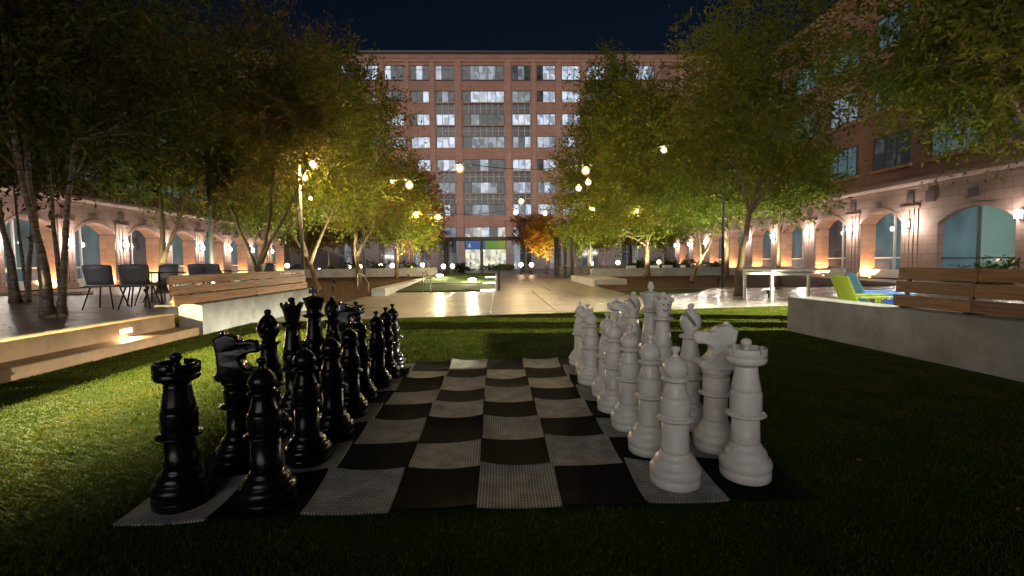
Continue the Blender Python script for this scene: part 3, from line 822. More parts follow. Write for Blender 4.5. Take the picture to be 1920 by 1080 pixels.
# spandrel bands between window rows (butt against the piers)
edges = []
xs_sorted = sorted(cols)
pier_spans = []
openings = [(c_ - W2, c_ + W2) for c_ in xs_sorted] + [(-5.4, 1.8)]
openings.sort()
prev = bx0
for a, b in openings:
    pier_spans.append((prev, a)); prev = b
pier_spans.append((prev, bx1))
for a, b in pier_spans:
    q = MB().box(a, b, FY, FY + 0.6, 5.2, 35.3)
    if b - a < 3: q.box(a + .18, b - .18, FY - .16, FY - .001, 5.2, 35.3)
    q.build('pier', MT['brick_pier'], mb_, world=True)
zb = [5.2] + [z for r_ in reversed(rows) for z in r_] + [35.3]
inner = [(-5.4, 1.8), (-1.8 - 6.5 - W2, -1.8 - 6.5 + W2), (-1.8 + 6.5 - W2, -1.8 + 6.5 + W2)]
for i in range(0, len(zb), 2):
    z0, z1 = zb[i], zb[i + 1]
    if z1 - z0 < 0.05: continue
    sp_list = []
    for a, b in openings:
        glazed = (a, b) in inner or any(abs(a - t[0]) < .01 for t in inner)
        if glazed and (z0 in (7.4 + 99,) or (11.2 < z0 < 16) or (22 < z0 < 28)) and not (18.5 < z0 < 20):
            sp_list.append((a, b))
        else:
            MB().box(a + .002, b - .002, FY + .08, FY + 0.6, z0, z1).build('spandrel', MT['brick'], mb_, world=True)
    for a, b in sp_list:
        n = 3 if b - a < 5 else 7
        g = MB().box(a + .05, b - .05, FY + .34, FY + .42, z0, z1).build('glass_spandrel', MT['spandrel'], mb_, world=True)
        w_ = MB()
        for k in range(n + 1):
            x = a + .06 + (b - a - .12) * k / n
            w_.box(x - .035, x + .035, FY + .24, FY + .338, z0 - .0, z1)
        w_.box(a + .06, b - .06, FY + .26, FY + .336, (z0 + z1) / 2 - .03, (z0 + z1) / 2 + .03)
        w_.build('mullion', MT['frame_light'], g, world=False)
        g.children[0].location = -Vector(mb_.location)
MB().box(bx0 - .3, bx1 + .3, FY - .25, FY + .62, 35.3, 35.55).build('cornice', MT['cornice'], mb_, world=True)
MB().box(bx0, bx1, FY, FY + .6, 35.552, 36.6).build('parapet', MT['brick'], mb_, world=True)
MB().box(bx0 - .5, bx1 + .5, FY - .5, FY + .7, 36.602, 36.95).build('roof_edge', MT['dark_steel'], mb_, world=True)
win_me = {}
def window(parent, w, h, loc, n, mats_, rz=0, frame=MT['frame'], sub=True, hmul=None):
    """frame with mullions; every pane a sub-part. local x = along wall, y = into wall"""
    k = ('f', round(w, 2), round(h, 2), n, frame.name, hmul)
    if k not in win_me:
        q = MB()
        q.box(-w/2, w/2, 0, .12, 0, .09); q.box(-w/2, w/2, 0, .12, h - .09, h)
        q.box(-w/2, -w/2 + .09, 0.002, .118, .09, h - .09); q.box(w/2 - .09, w/2, 0.002, .118, .09, h - .09)
        for i in range(1, n):
            x = -w/2 + w * i / n
            q.box(x - .035, x + .035, .004, .116, .09, h - .09)
        if hmul: q.box(-w/2 + .09, w/2 - .09, .006, .114, h * hmul - .03, h * hmul + .03)
        win_me[k] = q.mesh('window', frame)
    o = inst('window', win_me[k], parent, loc, (0, 0, rz))
    pw = w / n
    if not sub: n_p, pw = 1, w
    else: n_p = n
    for i in range(n_p):
        mm = mats_(i, n_p) if callable(mats_) else mats_
        kk = ('p', round(pw, 2), round(h, 2), mm.name)
        if kk not in win_me:
            win_me[kk] = MB().box(-pw/2 + .005, pw/2 - .005, .05, .07, .02, h - .02).mesh('pane', mm)
        inst('pane', win_me[kk], o, (-w/2 + pw * (i + .5), 0, 0))
    return o
# how bright each window is, read off the photograph (top row first, columns left to right around the centre)
LIT = {
 0: {-4: 'dmb', -3: 'bdd', -2: 'dbd', -1: 'bdd', 0: 'dmmmd', 1: 'dmd', 2: 'dbb', 3: 'bbb', 4: 'bbb'},
 1: {-4: 'ddm', -3: 'mdd', -2: 'ddb', -1: 'dmd', 0: 'dbbbb', 1: 'mmm', 2: 'dbb', 3: 'bbb', 4: 'mbm'},
 2: {-4: 'dmb', -3: 'mbb', -2: 'dbb', -1: 'bbb', 0: 'dmdkd', 1: 'bbb', 2: 'bbb', 3: 'bmb', 4: 'bbb'},
 3: {-4: 'dmb', -3: 'mbm', -2: 'bbb', -1: 'bbb', 0: 'dmmmm', 1: 'mdb', 2: 'bbm', 3: 'mbb', 4: 'bbm'},
 4: {-4: 'dbb', -3: 'bdd', -2: 'dbb', -1: 'mbb', 0: 'kdbdk', 1: 'bbb', 2: 'dbb', 3: 'dmb', 4: 'bbd'},
 5: {-4: 'dbb', -3: 'mbb', -2: 'dmm', -1: 'mmm', 0: 'dmbmd', 1: 'mbm', 2: 'mbm', 3: 'mbb', 4: 'bmm'},
 6: {-4: 'dbb', -3: 'bmb', -2: 'mmb', -1: 'dbd', 0: 'dmmdd', 1: 'bmb', 2: 'bbm', 3: 'bbb', 4: 'bmb'},
 7: {-4: 'dbb', -3: 'bmb', -2: 'mmb', -1: 'mmm', 0: 'wwbdw', 1: 'bbm', 2: 'bbm', 3: 'bbb', 4: 'bmb'},
}
WM = {'b': MT['w_bright'], 'm': MT['w_mid'], 'd': MT['w_dim'], 'k': MT['w_dim'], 'w': MT['w_warm']}
L0 = Vector(mb_.location)
for r_, (z0, z1) in enumerate(rows):
    for c_ in xs_sorted:
        kcol = int(round((abs(c_ + 1.8) - 6.5) / 4.28)) + 1
        kcol = kcol if c_ > -1.8 else -kcol
        if kcol not in range(-6, 7): continue
        code = LIT[r_].get(kcol) or rnd.choice(['bbb', 'mbd', 'dmm', 'ddd', 'bbm'])
        window(mb_, 2 * W2 - .03, z1 - z0, Vector((c_, FY + .22, z0)) - L0, 3, lambda i, n, cd=code: WM[cd[i]], hmul=0.72 if r_ == 0 else None)
    code = LIT[r_][0]
    window(mb_, 7.17, z1 - z0, Vector((-1.8, FY + .22, z0)) - L0, 5, lambda i, n, cd=code: WM[cd[i]], frame=MT['frame'])
    for a, b in openings: MB().box(a + .004, b - .004, FY - .10, FY + .078, z0 - .16, z0 - .002).build('sill', MT['cornice'] if r_ else MT['medallion'], mb_, world=True)
# ground floor
for a, b in ((bx0, -27), (-24, -20), (-17.5, -14), (-11.5, -9.9), (-6.7, -5.4), (1.8, 3.1), (6.3, 9.4), (11.5, 15), (18, 22), (25, bx1)):
    MB().box(a, b, FY - .3, FY + .58, 0, 5.2).build('base_wall', MT['pale_stone'], mb_, world=True)
for x0_, x1_ in ((-9.9, -6.7), (3.1, 6.3), (-14, -11.5), (9.4, 11.5), (-20, -17.5), (15, 18), (-27, -24), (22, 25)):
    window(mb_, x1_ - x0_ - .02, 5.1, Vector(((x0_ + x1_) / 2, FY + .1, .02)) - L0, 3, lambda i, n: rnd.choice([MT['w_mid'], MT['w_dim'], MT['w_dim']]), frame=MT['frame_light'], hmul=.55)
window(mb_, 7.17, 3.55, Vector((-1.8, FY + .25, .02)) - L0, 8, lambda i, n: MT['w_lobby'], frame=MT['frame_light'], hmul=.45)
# colour banners above the entrance
for nm, x0_, x1_, colr, lab in (('banner', -5.2, -1.85, (0.02, 0.12, 0.42), 'blue banner with a small white emblem above the lobby glass'), ('banner', -1.83, 1.7, (0.12, 0.30, 0.03), 'green banner in two shades above the lobby glass')):
    bn = thing(nm, lab, 'banner', ((x0_ + x1_) / 2, FY + .1, 3.62), group=None)
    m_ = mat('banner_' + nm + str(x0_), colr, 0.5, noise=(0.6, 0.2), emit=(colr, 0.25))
    if colr[2] > .3:
        MB().box(x0_, x1_, FY + .05, FY + .15, 3.62, 5.1).build('panel', m_, bn, world=True)
        MB().prism([(-4.9, 3.9), (-4.25, 3.9), (-4.35, 4.2), (-4.55, 4.75), (-4.78, 4.2)], 'y', FY + .02, FY + .048).build('emblem', MT['white_paint'], bn, world=True)
    else:
        MB().box(x0_, x0_ + 2.2, FY + .05, FY + .15, 3.62, 5.1).build('panel', m_, bn, world=True)
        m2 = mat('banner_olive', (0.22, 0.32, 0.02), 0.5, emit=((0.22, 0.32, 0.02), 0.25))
        MB().box(x0_ + 2.22, x1_, FY + .05, FY + .15, 3.62, 5.1).build('panel', m2, bn, world=True)

# ================================================================== SIDE WINGS
def arch_bay(s_, w, hs, rise, H, depth):
    """front face in the plane x=0 (outward = -x), y from 0 to s_, opening centred; returns mesh builder"""
    q = MB(); a, b = (s_ - w) / 2, (s_ + w) / 2; n = 12
    rad = (w * w / 4 + rise * rise) / (2 * rise); cz = hs + rise - rad
    arcp = []
    for k in range(n + 1):
        y = a + w * k / n
        arcp.append((y, cz + math.sqrt(max(0, rad * rad - (y - (a + b) / 2) ** 2))))
    for y0, y1 in ((0, a), (b, s_)):
        q.add([(0, y0, 0), (0, y1, 0), (0, y1, H), (0, y0, H)], [(0, 1, 2, 3)])
    for k in range(n):
        (y0, z0), (y1, z1) = arcp[k], arcp[k + 1]
        q.add([(0, y0, z0), (0, y1, z1), (0, y1, H), (0, y0, H)], [(0, 1, 2, 3)])
        q.add([(0, y0, z0), (0, y1, z1), (depth, y1, z1), (depth, y0, z0)], [(0, 1, 2, 3)])
        # moulding round the arch
        q.add([(-.05, y0, z0 - .001), (-.05, y1, z1 - .001), (-.05, y1, z1 + .20), (-.05, y0, z0 + .20)], [(0, 1, 2, 3)])
        q.add([(-.05, y0, z0 + .20), (-.05, y1, z1 + .20), (-.001, y1, z1 + .20), (-.001, y0, z0 + .20)], [(0, 1, 2, 3)])
        q.add([(-.05, y0, z0 - .001), (-.05, y1, z1 - .001), (0, y1, z1 - .001), (0, y0, z0 - .001)], [(0, 1, 2, 3)])
    for y in (a, b):
        q.add([(0, y, 0), (depth, y, 0), (depth, y, hs), (0, y, hs)], [(0, 1, 2, 3)])
    q.add([(depth + .35, 0, 0), (depth + .35, s_, 0), (depth + .35, s_, H), (depth + .35, 0, H)], [(0, 1, 2, 3)])
    return q, arcp

def arch_pane(s_, w, arcp, m, x):
    q = MB(); a = (s_ - w) / 2
    poly = [(arcp[0][0], 0.55)] + [(y, z) for y, z in arcp] + [(arcp[-1][0], 0.55)]
    q.add([(x, y, z) for y, z in poly] + [(x + .03, y, z) for y, z in poly], [tuple(range(len(poly))), tuple(reversed(range(len(poly), 2 * len(poly))))])
    return q

def wing(side, X, y_first, pitch, n, label, up_x, roof, seed):
    """arcade of arched bays with a set-back upper storey block; side=-1 left of the plaza, +1 right"""
    w = thing('arcade_building', label, 'building', (X, y_first, 0))
    r = random.Random(seed)
    hw, hs, rise, H, depth = pitch * .72, 3.45, 0.72, 5.25, 1.15
    bay, arcp = arch_bay(pitch, hw, hs, rise, H, depth)
    bme = bay.mesh('arch_bay', MT['arcade'], False)
    S = side
    blk = MB().bbox(-.275, .275, -.03, .03, -.205, .205, .012)
    blk = MB(); blk.box(-.275, .275, -.028, .028, -.205, .205)
    bkm = blk.mesh('stone_block', MT['block'])
    pms = {}
    for nm in ('w_teal', 'w_mid', 'w_dim', 'w_green'):
        pms[nm] = arch_pane(pitch, hw, arcp, MT[nm], depth - .12).mesh('pane', MT[nm], False)
    fr = MB(); a = (pitch - hw) / 2
    for yy in (pitch * .5 - .04,):
        fr.box(depth - .24, depth - .125, yy - .045, yy + .045, .55, hs + rise - .02)
    fr.box(depth - .23, depth - .126, a + .01, pitch - a - .01, 1.25, 1.34)
    fr.box(depth - .30, depth - .0, a + .01, pitch - a - .01, .02, .55)
    fm = fr.mesh('window', MT['frame_light'])
    for k in range(n):
        ly = k * pitch
        b_ = inst('arch_bay', bme, w, (0, ly, 0), (0, 0, 0), (S, 1, 1))
        for row in range(8):
            for cc in range(2):
                inst('stone_block', bkm, b_, (.03 + .29 + cc * .56, pitch - a - .014, .03 + .21 + row * .422), (0, 0, 0))
        wd = inst('window', fm, b_)
        pn = inst('pane', pms[r.choice(['w_teal', 'w_teal', 'w_teal', 'w_dim'])], wd)
        MB().box(-.07, -.002, pitch / 2 - .16, pitch / 2 + .16, hs + rise + .26, hs + rise + .56).build('keystone', MT['medallion'], b_)
        MB().box(-.09, -.002, -.22, .22, 4.42, 4.95).build('medallion', MT['medallion'], b_)
        pl = MB()
        for dy in (-.42, -.14, .14, .42):
            pl.box(-.045, -.003, dy - .10, dy + .10, .35, 4.1)
        pl.box(-.10, -.003, -.60, .60, .0, .345)
        pl.box(-.10, -.003, -.60, .60, 4.105, 4.25)
        pl.build('pilaster', MT['arcade'], b_)
        # warm uplight at the foot of the far jamb
        if abs(k) < 99:
            ul = MB().lathe([(.05, .0), (.07, .02), (.07, .05), (.001, .05)], 12).build('jamb_lamp', MT['uplight'], b_, loc=(.45, pitch - a - .35, .005))
            lp = lamp('jamb_lamp_glow', 'SPOT', (0, 0, 0), 420, (1.0, 0.52, 0.22), None, .06, None, R(150), .6)
            lp.parent = b_; lp.location = (.45, pitch - a - .40, .12); lp.rotation_euler = (R(155), 0, 0)
    E_ = n * pitch
    q = MB()
    q.prism([(-.10, H), (-.10, H + .12), (-.26, H + .30), (-.26, H + .50), (.0, H + .50), (2.4, H + .50), (2.4, H)], 'y', -6.0, E_ + .6)
    o = q.build('cornice', MT['arcade'], w); o.scale = (S, 1, 1)
    q = MB().box(0, 1.5, E_, E_ + .9, 0, H); o = q.build('end_pier', MT['arcade'], w); o.scale = (S, 1, 1)
    # set-back upper block with its windows
    du = abs(up_x - X)
    q = MB().box(du, du + 12, -16, E_ + 3, 0, roof - .6)
    o = q.build('upper_wall', MT['brick'], w); o.scale = (S, 1, 1)
    q = MB().box(du - .35, du + 12, -16, E_ + 3.3, roof - .6, roof); o = q.build('roof_edge', MT['cornice'], w); o.scale = (S, 1, 1)
    for zz in (7.3, 11.3, 15.3):
        if zz + 2 > roof - .7: continue
        for k in range(-3, n):
            yy = (k + .5) * pitch + 2.2
            lit = r.random()
            mm = MT['w_mid'] if lit > .93 else (MT['w_teal'] if lit > .35 else MT['w_dim'])
            window(w, 2.9, 2.2, (S * (du - .10), yy, zz), 3, lambda i, n_, m_=mm: m_, rz=-S * math.pi / 2 if S > 0 else math.pi / 2, frame=MT['frame'])
            MB().box(du - .22, du - .003, yy - 1.6, yy + 1.6, zz - .22, zz - .002).build('sill', MT['cornice'], w).scale = (S, 1, 1)
    return w, pitch, H
wingL, pL, HL = wing(-1, -26.0, 18.65, 4.3, 9, 'long arcade building of lit arches on the left side of the plaza', -28.5, 17.0, 5)
wingR, pR, HR = wing(1, 24.0, 24.24, 4.4, 8, 'long red arcade building of lit arches on the right with windows above', 26.5, 20.6, 6)
# the wide unlit bay that ends the right wing near the lawn
cb_ = thing('corner_pavilion', 'wide unlit corner bay with a green lit arched window on the right', 'building', (24, 12.0, 0))
PV = 5.2
bay2, arc2 = arch_bay(PV, 3.9, 3.1, .75, 5.25, .45)
for k in range(2):
    yb = 23.2 - PV * (k + 1)
    b2 = inst('arch_bay', bay2.mesh('arch_bay', MT['arcade'], False), cb_, (0, yb - 12, 0))
    fr = MB().box(.25, .36, PV / 2 - .06, PV / 2 + .06, .55, 3.8); fr.box(.25, .36, .66, PV - .66, .55, .68); fr.box(.26, .35, .66, PV - .66, 1.2, 1.28)
    wd = fr.build('window', MT['frame'], b2)
    for h_, nm in ((0, 'w_green'), (1, 'w_teal')):
        pts = [p_ for p_ in arc2 if (p_[0] <= PV / 2 + .01) == (h_ == 0)]
        if h_ == 1: pts = [(PV / 2, max(z for _, z in arc2))] + pts
        poly = [(pts[0][0], .6)] + pts + [(pts[-1][0], .6)]
        MB().prism(poly, 'x', .37, .40).build('pane', MT[nm], wd)
    MB().box(-.09, -.002, PV - .45, PV + .05, 4.35, 4.95).build('medallion', MT['medallion'], b2)
    MB().box(-.09, -.002, PV / 2 - .3, PV / 2 + .3, 4.3, 4.75).build('medallion', MT['medallion'], b2)
MB().box(24, 25.5, 23.2, 24.24, 0, 5.25).build('corner_pier', MT['arcade'], cb_, world=True)
MB().box(0 + 24, 26, 12.8, 24.24, 5.252, 5.76).build('cornice', MT['arcade'], cb_, world=True)

# sconces
def sconce(x, y, z, S, label, group, watts=230):
    t = thing('wall_sconce', label, 'wall lamp', (x, y, z), group=group)
    q = MB().box(-.05, .0, -.09, .09, -.26, .26); q.box(-.16, -.05, -.03, .03, -.28, -.22)
    o = q.build('bracket', MT['dark_steel'], t); o.scale = (S, 1, 1)
    MB().lathe([(.03, -.20), (.11, -.16), (.125, 0), (.11, .16), (.03, .20)], 14).build('lamp_glass', MT['sconce'], t, loc=(-S * .20, 0, 0))
    lamp('sconce_glow', 'POINT', (x - S * .52, y, z), watts, (1.0, .86, .74), t, .12)
    return t
ORD = ['first', 'second', 'third', 'fourth', 'fifth', 'sixth', 'seventh', 'eighth', 'ninth']
for k in range(9):
    sconce(24.0 - .09, 24.24 + 4.4 * k, 3.22, 1, f'bright white lamp on the {ORD[k]} right arcade pier from the corner bay', 'white wall lamps along the right arcade')
sconce(24.0 - .09, 18.35, 3.2, 1, 'wall lamp on the pier beyond the unlit corner bay', None, 50)
for k in range(9):
    sconce(-26 + .09, 18.65 + 4.3 * k, 2.85, -1, f'bright white lamp on the {ORD[k]} left arcade pier from the terrace end', 'white wall lamps along the left arcade')

# ================================================================== PLAZA FURNITURE
# beds, kerbs and retaining walls
def wall_thing(name, label, x0, x1, y0, y1, z1, m=None, z0=-.05):
    t = thing(name, label, 'wall', ((x0 + x1) / 2, (y0 + y1) / 2, 0))
    MB().bbox(x0, x1, y0, y1, z0, z1, .015).build('wall_body', m or MT['concrete'], t, world=True)
    return t
tag(MB().add([(-15.5, 13.85, .02), (-5.0, 13.85, .02), (-5.0, 33.9, .30), (-15.5, 33.9, .30)], [(0, 1, 2, 3)]).build('planting_bed', MT['mulch'], recalc=False), kind='structure')
tag(MB().add([(5.25, 18.8, .02), (20.0, 18.8, .02), (20.0, 29.8, .22), (5.25, 29.8, .22)], [(0, 1, 2, 3)]).build('planting_bed', MT['mulch'], recalc=False), kind='structure')
tag(MB().add([(5.3, 15.2, .012), (8.2, 16.2, .012), (9.8, 18.7, .02), (5.3, 18.7, .02)], [(0, 1, 2, 3)]).build('grass_wedge', MT['turf'], recalc=False), kind='structure')
wall_thing('planter_kerb', 'pale sloping kerb lit from above beside the turf steps', -5.0, -4.45, 17.0, 33.9, .30)
wall_thing('retaining_wall', 'grey retaining wall behind the mulch bed on the left', -16.0, -4.45, 33.92, 34.3, .95)
wall_thing('retaining_wall', 'long low grey wall behind the trees on the right', 6.6, 21.0, 29.82, 30.2, .78)
wall_thing('block_wall', 'short low block wall at the right edge of the walk', 5.2, 6.9, 22.0, 29.8, .36)
wall_thing('terrace_wall', 'low pale wall beside the entrance walk on the right', 6.2, 22.0, 44.0, 44.4, .85)

tw = thing('turf_steps', 'three turf terraces with lit edges beside the walk', 'steps', (-2.2, 24, 0))
for k, (y0, y1, z1) in enumerate(((19.0, 23.2, .12), (23.2, 28.0, .26), (28.0, 33.9, .42))):
    MB().prism([(y0 + .002, -.04), (y0 + .002, z1 - .06), (y1, z1 + .05), (y1, -.04)], 'x', -4.43, .0).build('step', MT['turf'], tw, world=True)
    MB().box(-.62, .02, y0 - .05, y0, z1 - .09, z1 - .03).build('strip_light', MT['strip'], tw, world=True)
    MB().box(.004, .10, y0, y1, -.04, z1 + .04).build('edge', MT['concrete'], tw, world=True)

def handrail(label, pts, posts):
    t = thing('handrail', label, 'handrail', (pts[0][0], pts[0][1], 0))
    MB().tube([Vector(p) - Vector(t.location) for p in pts], .024, 8).build('rail', MT['steel'], t)
    for p in posts:
        MB().tube([Vector((p[0], p[1], -.03)) - Vector(t.location), Vector(p) - Vector(t.location)], .024, 8).build('post', MT['steel'], t)
handrail('thin steel handrail at the foot of the kerb beside the left bed', [(-6.1, 18.9, .86), (-5.7, 18.3, .86), (-5.3, 17.7, .50)], [(-6.1, 18.9, .86), (-5.3, 17.7, .50)])
handrail('thin steel handrail at the left side of the turf steps', [(-3.2, 18.97, .95), (-3.0, 18.5, .93), (-2.72, 17.9, .62)], [(-3.2, 18.97, .95), (-2.72, 17.9, .62)])
bp_ = thing('bollard', 'slim dark post at the corner of the turf steps', 'bollard', (.22, 19.2, 0))
MB().box(-.045, .045, -.045, .045, -.03, 1.0).build('post', MT['dark_steel'], bp_)
MB().box(-.055, .055, -.055, .055, 1.002, 1.03).build('cap', MT['dark_steel'], bp_)

# pergolas
pg = thing('pergola', 'dark steel frame standing across the walk before the entrance', 'pergola', (-1.3, 55, 0))
for x in (-6.1, -1.73, 3.5):
    for y in (55, 58):
        MB().box(x - .14, x + .14, y - .14, y + .14, -.05, 4.02).build('post', MT['dark_steel'], pg, world=True)
for y in (55, 58): MB().box(-6.5, 3.9, y - .13, y + .13, 4.022, 4.36).build('beam', MT['dark_steel'], pg, world=True)
for x in (-6.1, -1.73, 3.5): MB().box(x - .1, x + .1, 55.132, 57.868, 4.05, 4.33).build('cross_beam', MT['dark_steel'], pg, world=True)
pg = thing('pergola', 'dark steel frame of four posts along the right edge of the walk', 'pergola', (5.7, 37, 0))
for y in (32.5, 36.0, 40.5, 42.4):
    MB().box(5.58, 5.80, y - .11, y + .11, -.05, 3.42).build('post', MT['dark_steel'], pg, world=True)
MB().box(5.57, 5.81, 32.2, 42.7, 3.422, 3.62).build('beam', MT['dark_steel'], pg, world=True)
for z in (.55, .95): MB().box(5.66, 5.72, 32.62, 35.88, z, z + .06).build('rail', MT['dark_steel'], pg, world=True)

# bar table on the right paving
bt = thing('bar_table', 'tall white bar table with square legs on the wet paving', 'table', (9.8, 13.1, 0), R(6))
MB().bbox(-1.25, 1.25, -1.0, -.28, .93, .985, .006).build('tabletop', MT['table_paint'], bt)
MB().bbox(-1.25, 1.25, -.26, .46, .93, .985, .006).build('tabletop', MT['table_paint'], bt)
for x in (-1.2, 1.2):
    for y in (-.95, .41):
        MB().box(x - .038, x + .038, y - .038, y + .038, 0.002, .928).build('leg', MT['table_paint'], bt)
MB().box(-1.149, 1.149, .39, .43, .80, .86).build('apron', MT['table_paint'], bt)
MB().box(-1.149, 1.149, -.97, -.93, .80, .86).build('apron', MT['table_paint'], bt)

# adirondack style lounge chairs
def lounge(label, loc, rz, m, cat='lounge chair'):
    t = thing('lounge_chair', label, cat, loc, rz)
    for k in range(5):       # back slats; the chair faces +X
        y = -.26 + k * .13
        MB().prism([(-.30, .22), (-.27, .22), (-.57, 1.0 - abs(k - 2) * .012), (-.60, 1.0 - abs(k - 2) * .012)], 'y', y - .062, y + .062).build('back_slat', m, t)
    for k in range(5):
        x = -.22 + k * .125
        MB().prism([(x - .055, .26 + k * .032), (x + .055, .285 + k * .032), (x + .055, .31 + k * .032), (x - .055, .285 + k * .032)], 'y', -.28, .28).build('seat_slat', m, t)
    for sy in (-1, 1):
        MB().box(-.40, .42, sy * .36 - .06, sy * .36 + .06, .56, .59).build('armrest', m, t)
        MB().box(.28, .36, sy * .34 - .02, sy * .34 + .02, .002, .558).build('leg', m, t)
        MB().prism([(-.62, .002), (-.52, .002), (.36, .34), (.36, .43)], 'y', sy * .31 - .018, sy * .31 + .018).build('side_rail', m, t)
    return t
lounge('lime green lounge chair behind the right wall', (7.40, 6.5, .003), R(-10), MT['lime'])
lounge('blue lounge chair beside the lime green chair', (8.35, 7.35, .003), R(-22), MT['blue'])

# terrace chairs and tables
def shell_chair():
    t = thing('terrace_chair', '', 'chair', group='grey chairs on the dark terrace')
    n = 8
    vs_ = []; fs_ = []
    for sgn, off in ((0, 0), (1, .012)):      # back shell (thick): faces +Y, back at -Y
        for j in range(5):
            for i in range(n + 1):
                u = i / n * 2 - 1; v = j / 4
                x = u * (.24 + .02 * v); y = -.22 - .09 * v + .07 * u * u + off
                vs_.append((x, y, .50 + .42 * v - .02 * u * u * v))
    k = 5 * (n + 1)
    for j in range(4):
        for i in range(n):
            a = j * (n + 1) + i
            fs_.append((a, a + 1, a + n + 2, a + n + 1)); fs_.append((k + a, k + a + n + 1, k + a + n + 2, k + a + 1))
    for i in range(n):
        a = 4 * (n + 1) + i; fs_.append((a, a + 1, k + a + 1, k + a)); fs_.append((i, k + i, k + i + 1, i + 1))
    for j in range(4):
        a = j * (n + 1); fs_.append((a, a + n + 1, k + a + n + 1, k + a)); b = a + n; fs_.append((b, k + b, k + b + n + 1, b + n + 1))
    q = MB(); q.add(vs_, fs_, True); q.build('backrest', MT['chair_grey'], t)
    q = MB().prism([(-.24, .475), (-.20, .455), (.18, .455), (.24, .445), (.24, .465), (.18, .475), (-.20, .475), (-.24, .495)], 'x', -.235, .235); q.build('seat', MT['chair_grey'], t)
    for sx in (-1, 1):
        for sy in (-1, 1):
            MB().tube([(sx * .17, sy * .16, .456), (sx * .27, sy * .27, 0.0)], [.016, .011], 8).build('leg', MT['dark_steel'], t)
    return t
def terrace_table(label, x, y):
    t = thing('terrace_table', label, 'table', (x, y, DZ), group=None)
    MB().bbox(-.45, .45, -.45, .45, .735, .765, .006).build('tabletop', MT['dark_steel'], t)
    for sx in (-1, 1):
        for sy in (-1, 1):
            MB().tube([(sx * .30, sy * .30, .734), (sx * .40, sy * .40, 0)], [.016, .013], 8).build('leg', MT['dark_steel'], t)
proto = shell_chair()
chairs = [(-8.35, 8.05, 10, 'grey shell chair nearest the birch trunks with its back to the lawn'), (-7.75, 8.65, -35, 'grey shell chair beside the birch side chair, turned to the table'),
          (-8.45, 9.95, 175, 'grey shell chair on the far side of the first terrace table'), (-7.75, 10.4, 30, 'grey shell chair tucked under the second terrace table'),
          (-7.55, 7.95, 15, 'grey shell chair with its legs beside the near end of the timber bench'), (-7.1, 10.2, -25, 'grey shell chair behind the near end of the timber bench'), (-7.0, 12.1, 170, 'grey shell chair beyond the second terrace table'),
          (-6.75, 11.1, 100, 'grey shell chair beside the lamp pole behind the bench')]
for i, (x, y, a, lab) in enumerate(chairs):
    o = proto if i == 0 else copy_tree(proto)
    o.location = (x, y, DZ); o.rotation_euler = (0, 0, R(a)); o['label'] = lab; o.scale = (1.06, 1.06, 1.04)
terrace_table('dark square terrace table between the grey chairs', -8.05, 9.15)
terrace_table('dark square terrace table behind the timber bench', -7.55, 11.25)

# white seats far off on the right
ws = None
for i, (x, y, a) in enumerate(((10.2, 32.2, 20), (11.6, 32.0, -30), (13.0, 32.5, 10), (14.2, 32.2, 50))):
    if ws is None:
        ws = thing('white_armchair', 'white armchair beyond the low wall on the right', 'chair', group='white armchairs beyond the right low wall')
        MB().bbox(-.34, .34, -.3, .3, .18, .42, .03).build('seat', MT['white_paint'], ws)
        MB().bbox(-.40, .40, .22, .36, .25, .95, .03).build('backrest', MT['white_paint'], ws)
        for sx in (-1, 1):
            MB().bbox(sx * .40 - .06, sx * .40 + .06, -.3, .22, .18, .62, .02).build('armrest', MT['white_paint'], ws)
            for sy in (-.22, .22): MB().box(sx * .32 - .02, sx * .32 + .02, sy - .02, sy + .02, 0, .178).build('leg', MT['dark_steel'], ws)
        o = ws
    else: o = copy_tree(ws)
    o.location = (x, y, -.02); o.rotation_euler = (0, 0, R(a))
    o['label'] = ['white armchair closest to the straight trunked tree beyond the right low wall', 'second white armchair from the walk beyond the right low wall', 'third white armchair from the walk beyond the right low wall', 'white armchair at the arcade end of the row beyond the low wall'][i]

# car parked behind the trees on the left
def car(loc, rz):
    t = thing('parked_car', 'dark parked car seen beyond the left end of the arcade', 'car', loc, rz)
    side_ = [(-2.1, .35), (-2.15, .75), (-1.9, .92), (-1.35, .98), (-.75, 1.42), (.75, 1.45), (1.35, 1.0), (2.05, .88), (2.18, .6), (2.12, .32)]
    MB().prism(side_, 'y', -.85, .85).build('body', MT['car'], t)
    MB().prism([(-1.18, 1.02), (-.70, 1.37), (.70, 1.40), (1.18, 1.03)], 'y', -.856, .856).build('side_glass', MT['glass_dark'], t)
    for x in (-1.35, 1.3):
        for sy in (-.78, .78):
            wv = MB(); wv.tube([(x, sy - .1, .33), (x, sy + .1, .33)], .33, 18); wv.build('wheel', MT['rubber'], t)
    for sy in (-.6, .6):
        MB().box(2.13, 2.2, sy - .16, sy + .16, .62, .76).build('headlight', emis('headlight', (1, .9, .75), 12), t)
car((-27.6, 66.5, -.05), R(-20))

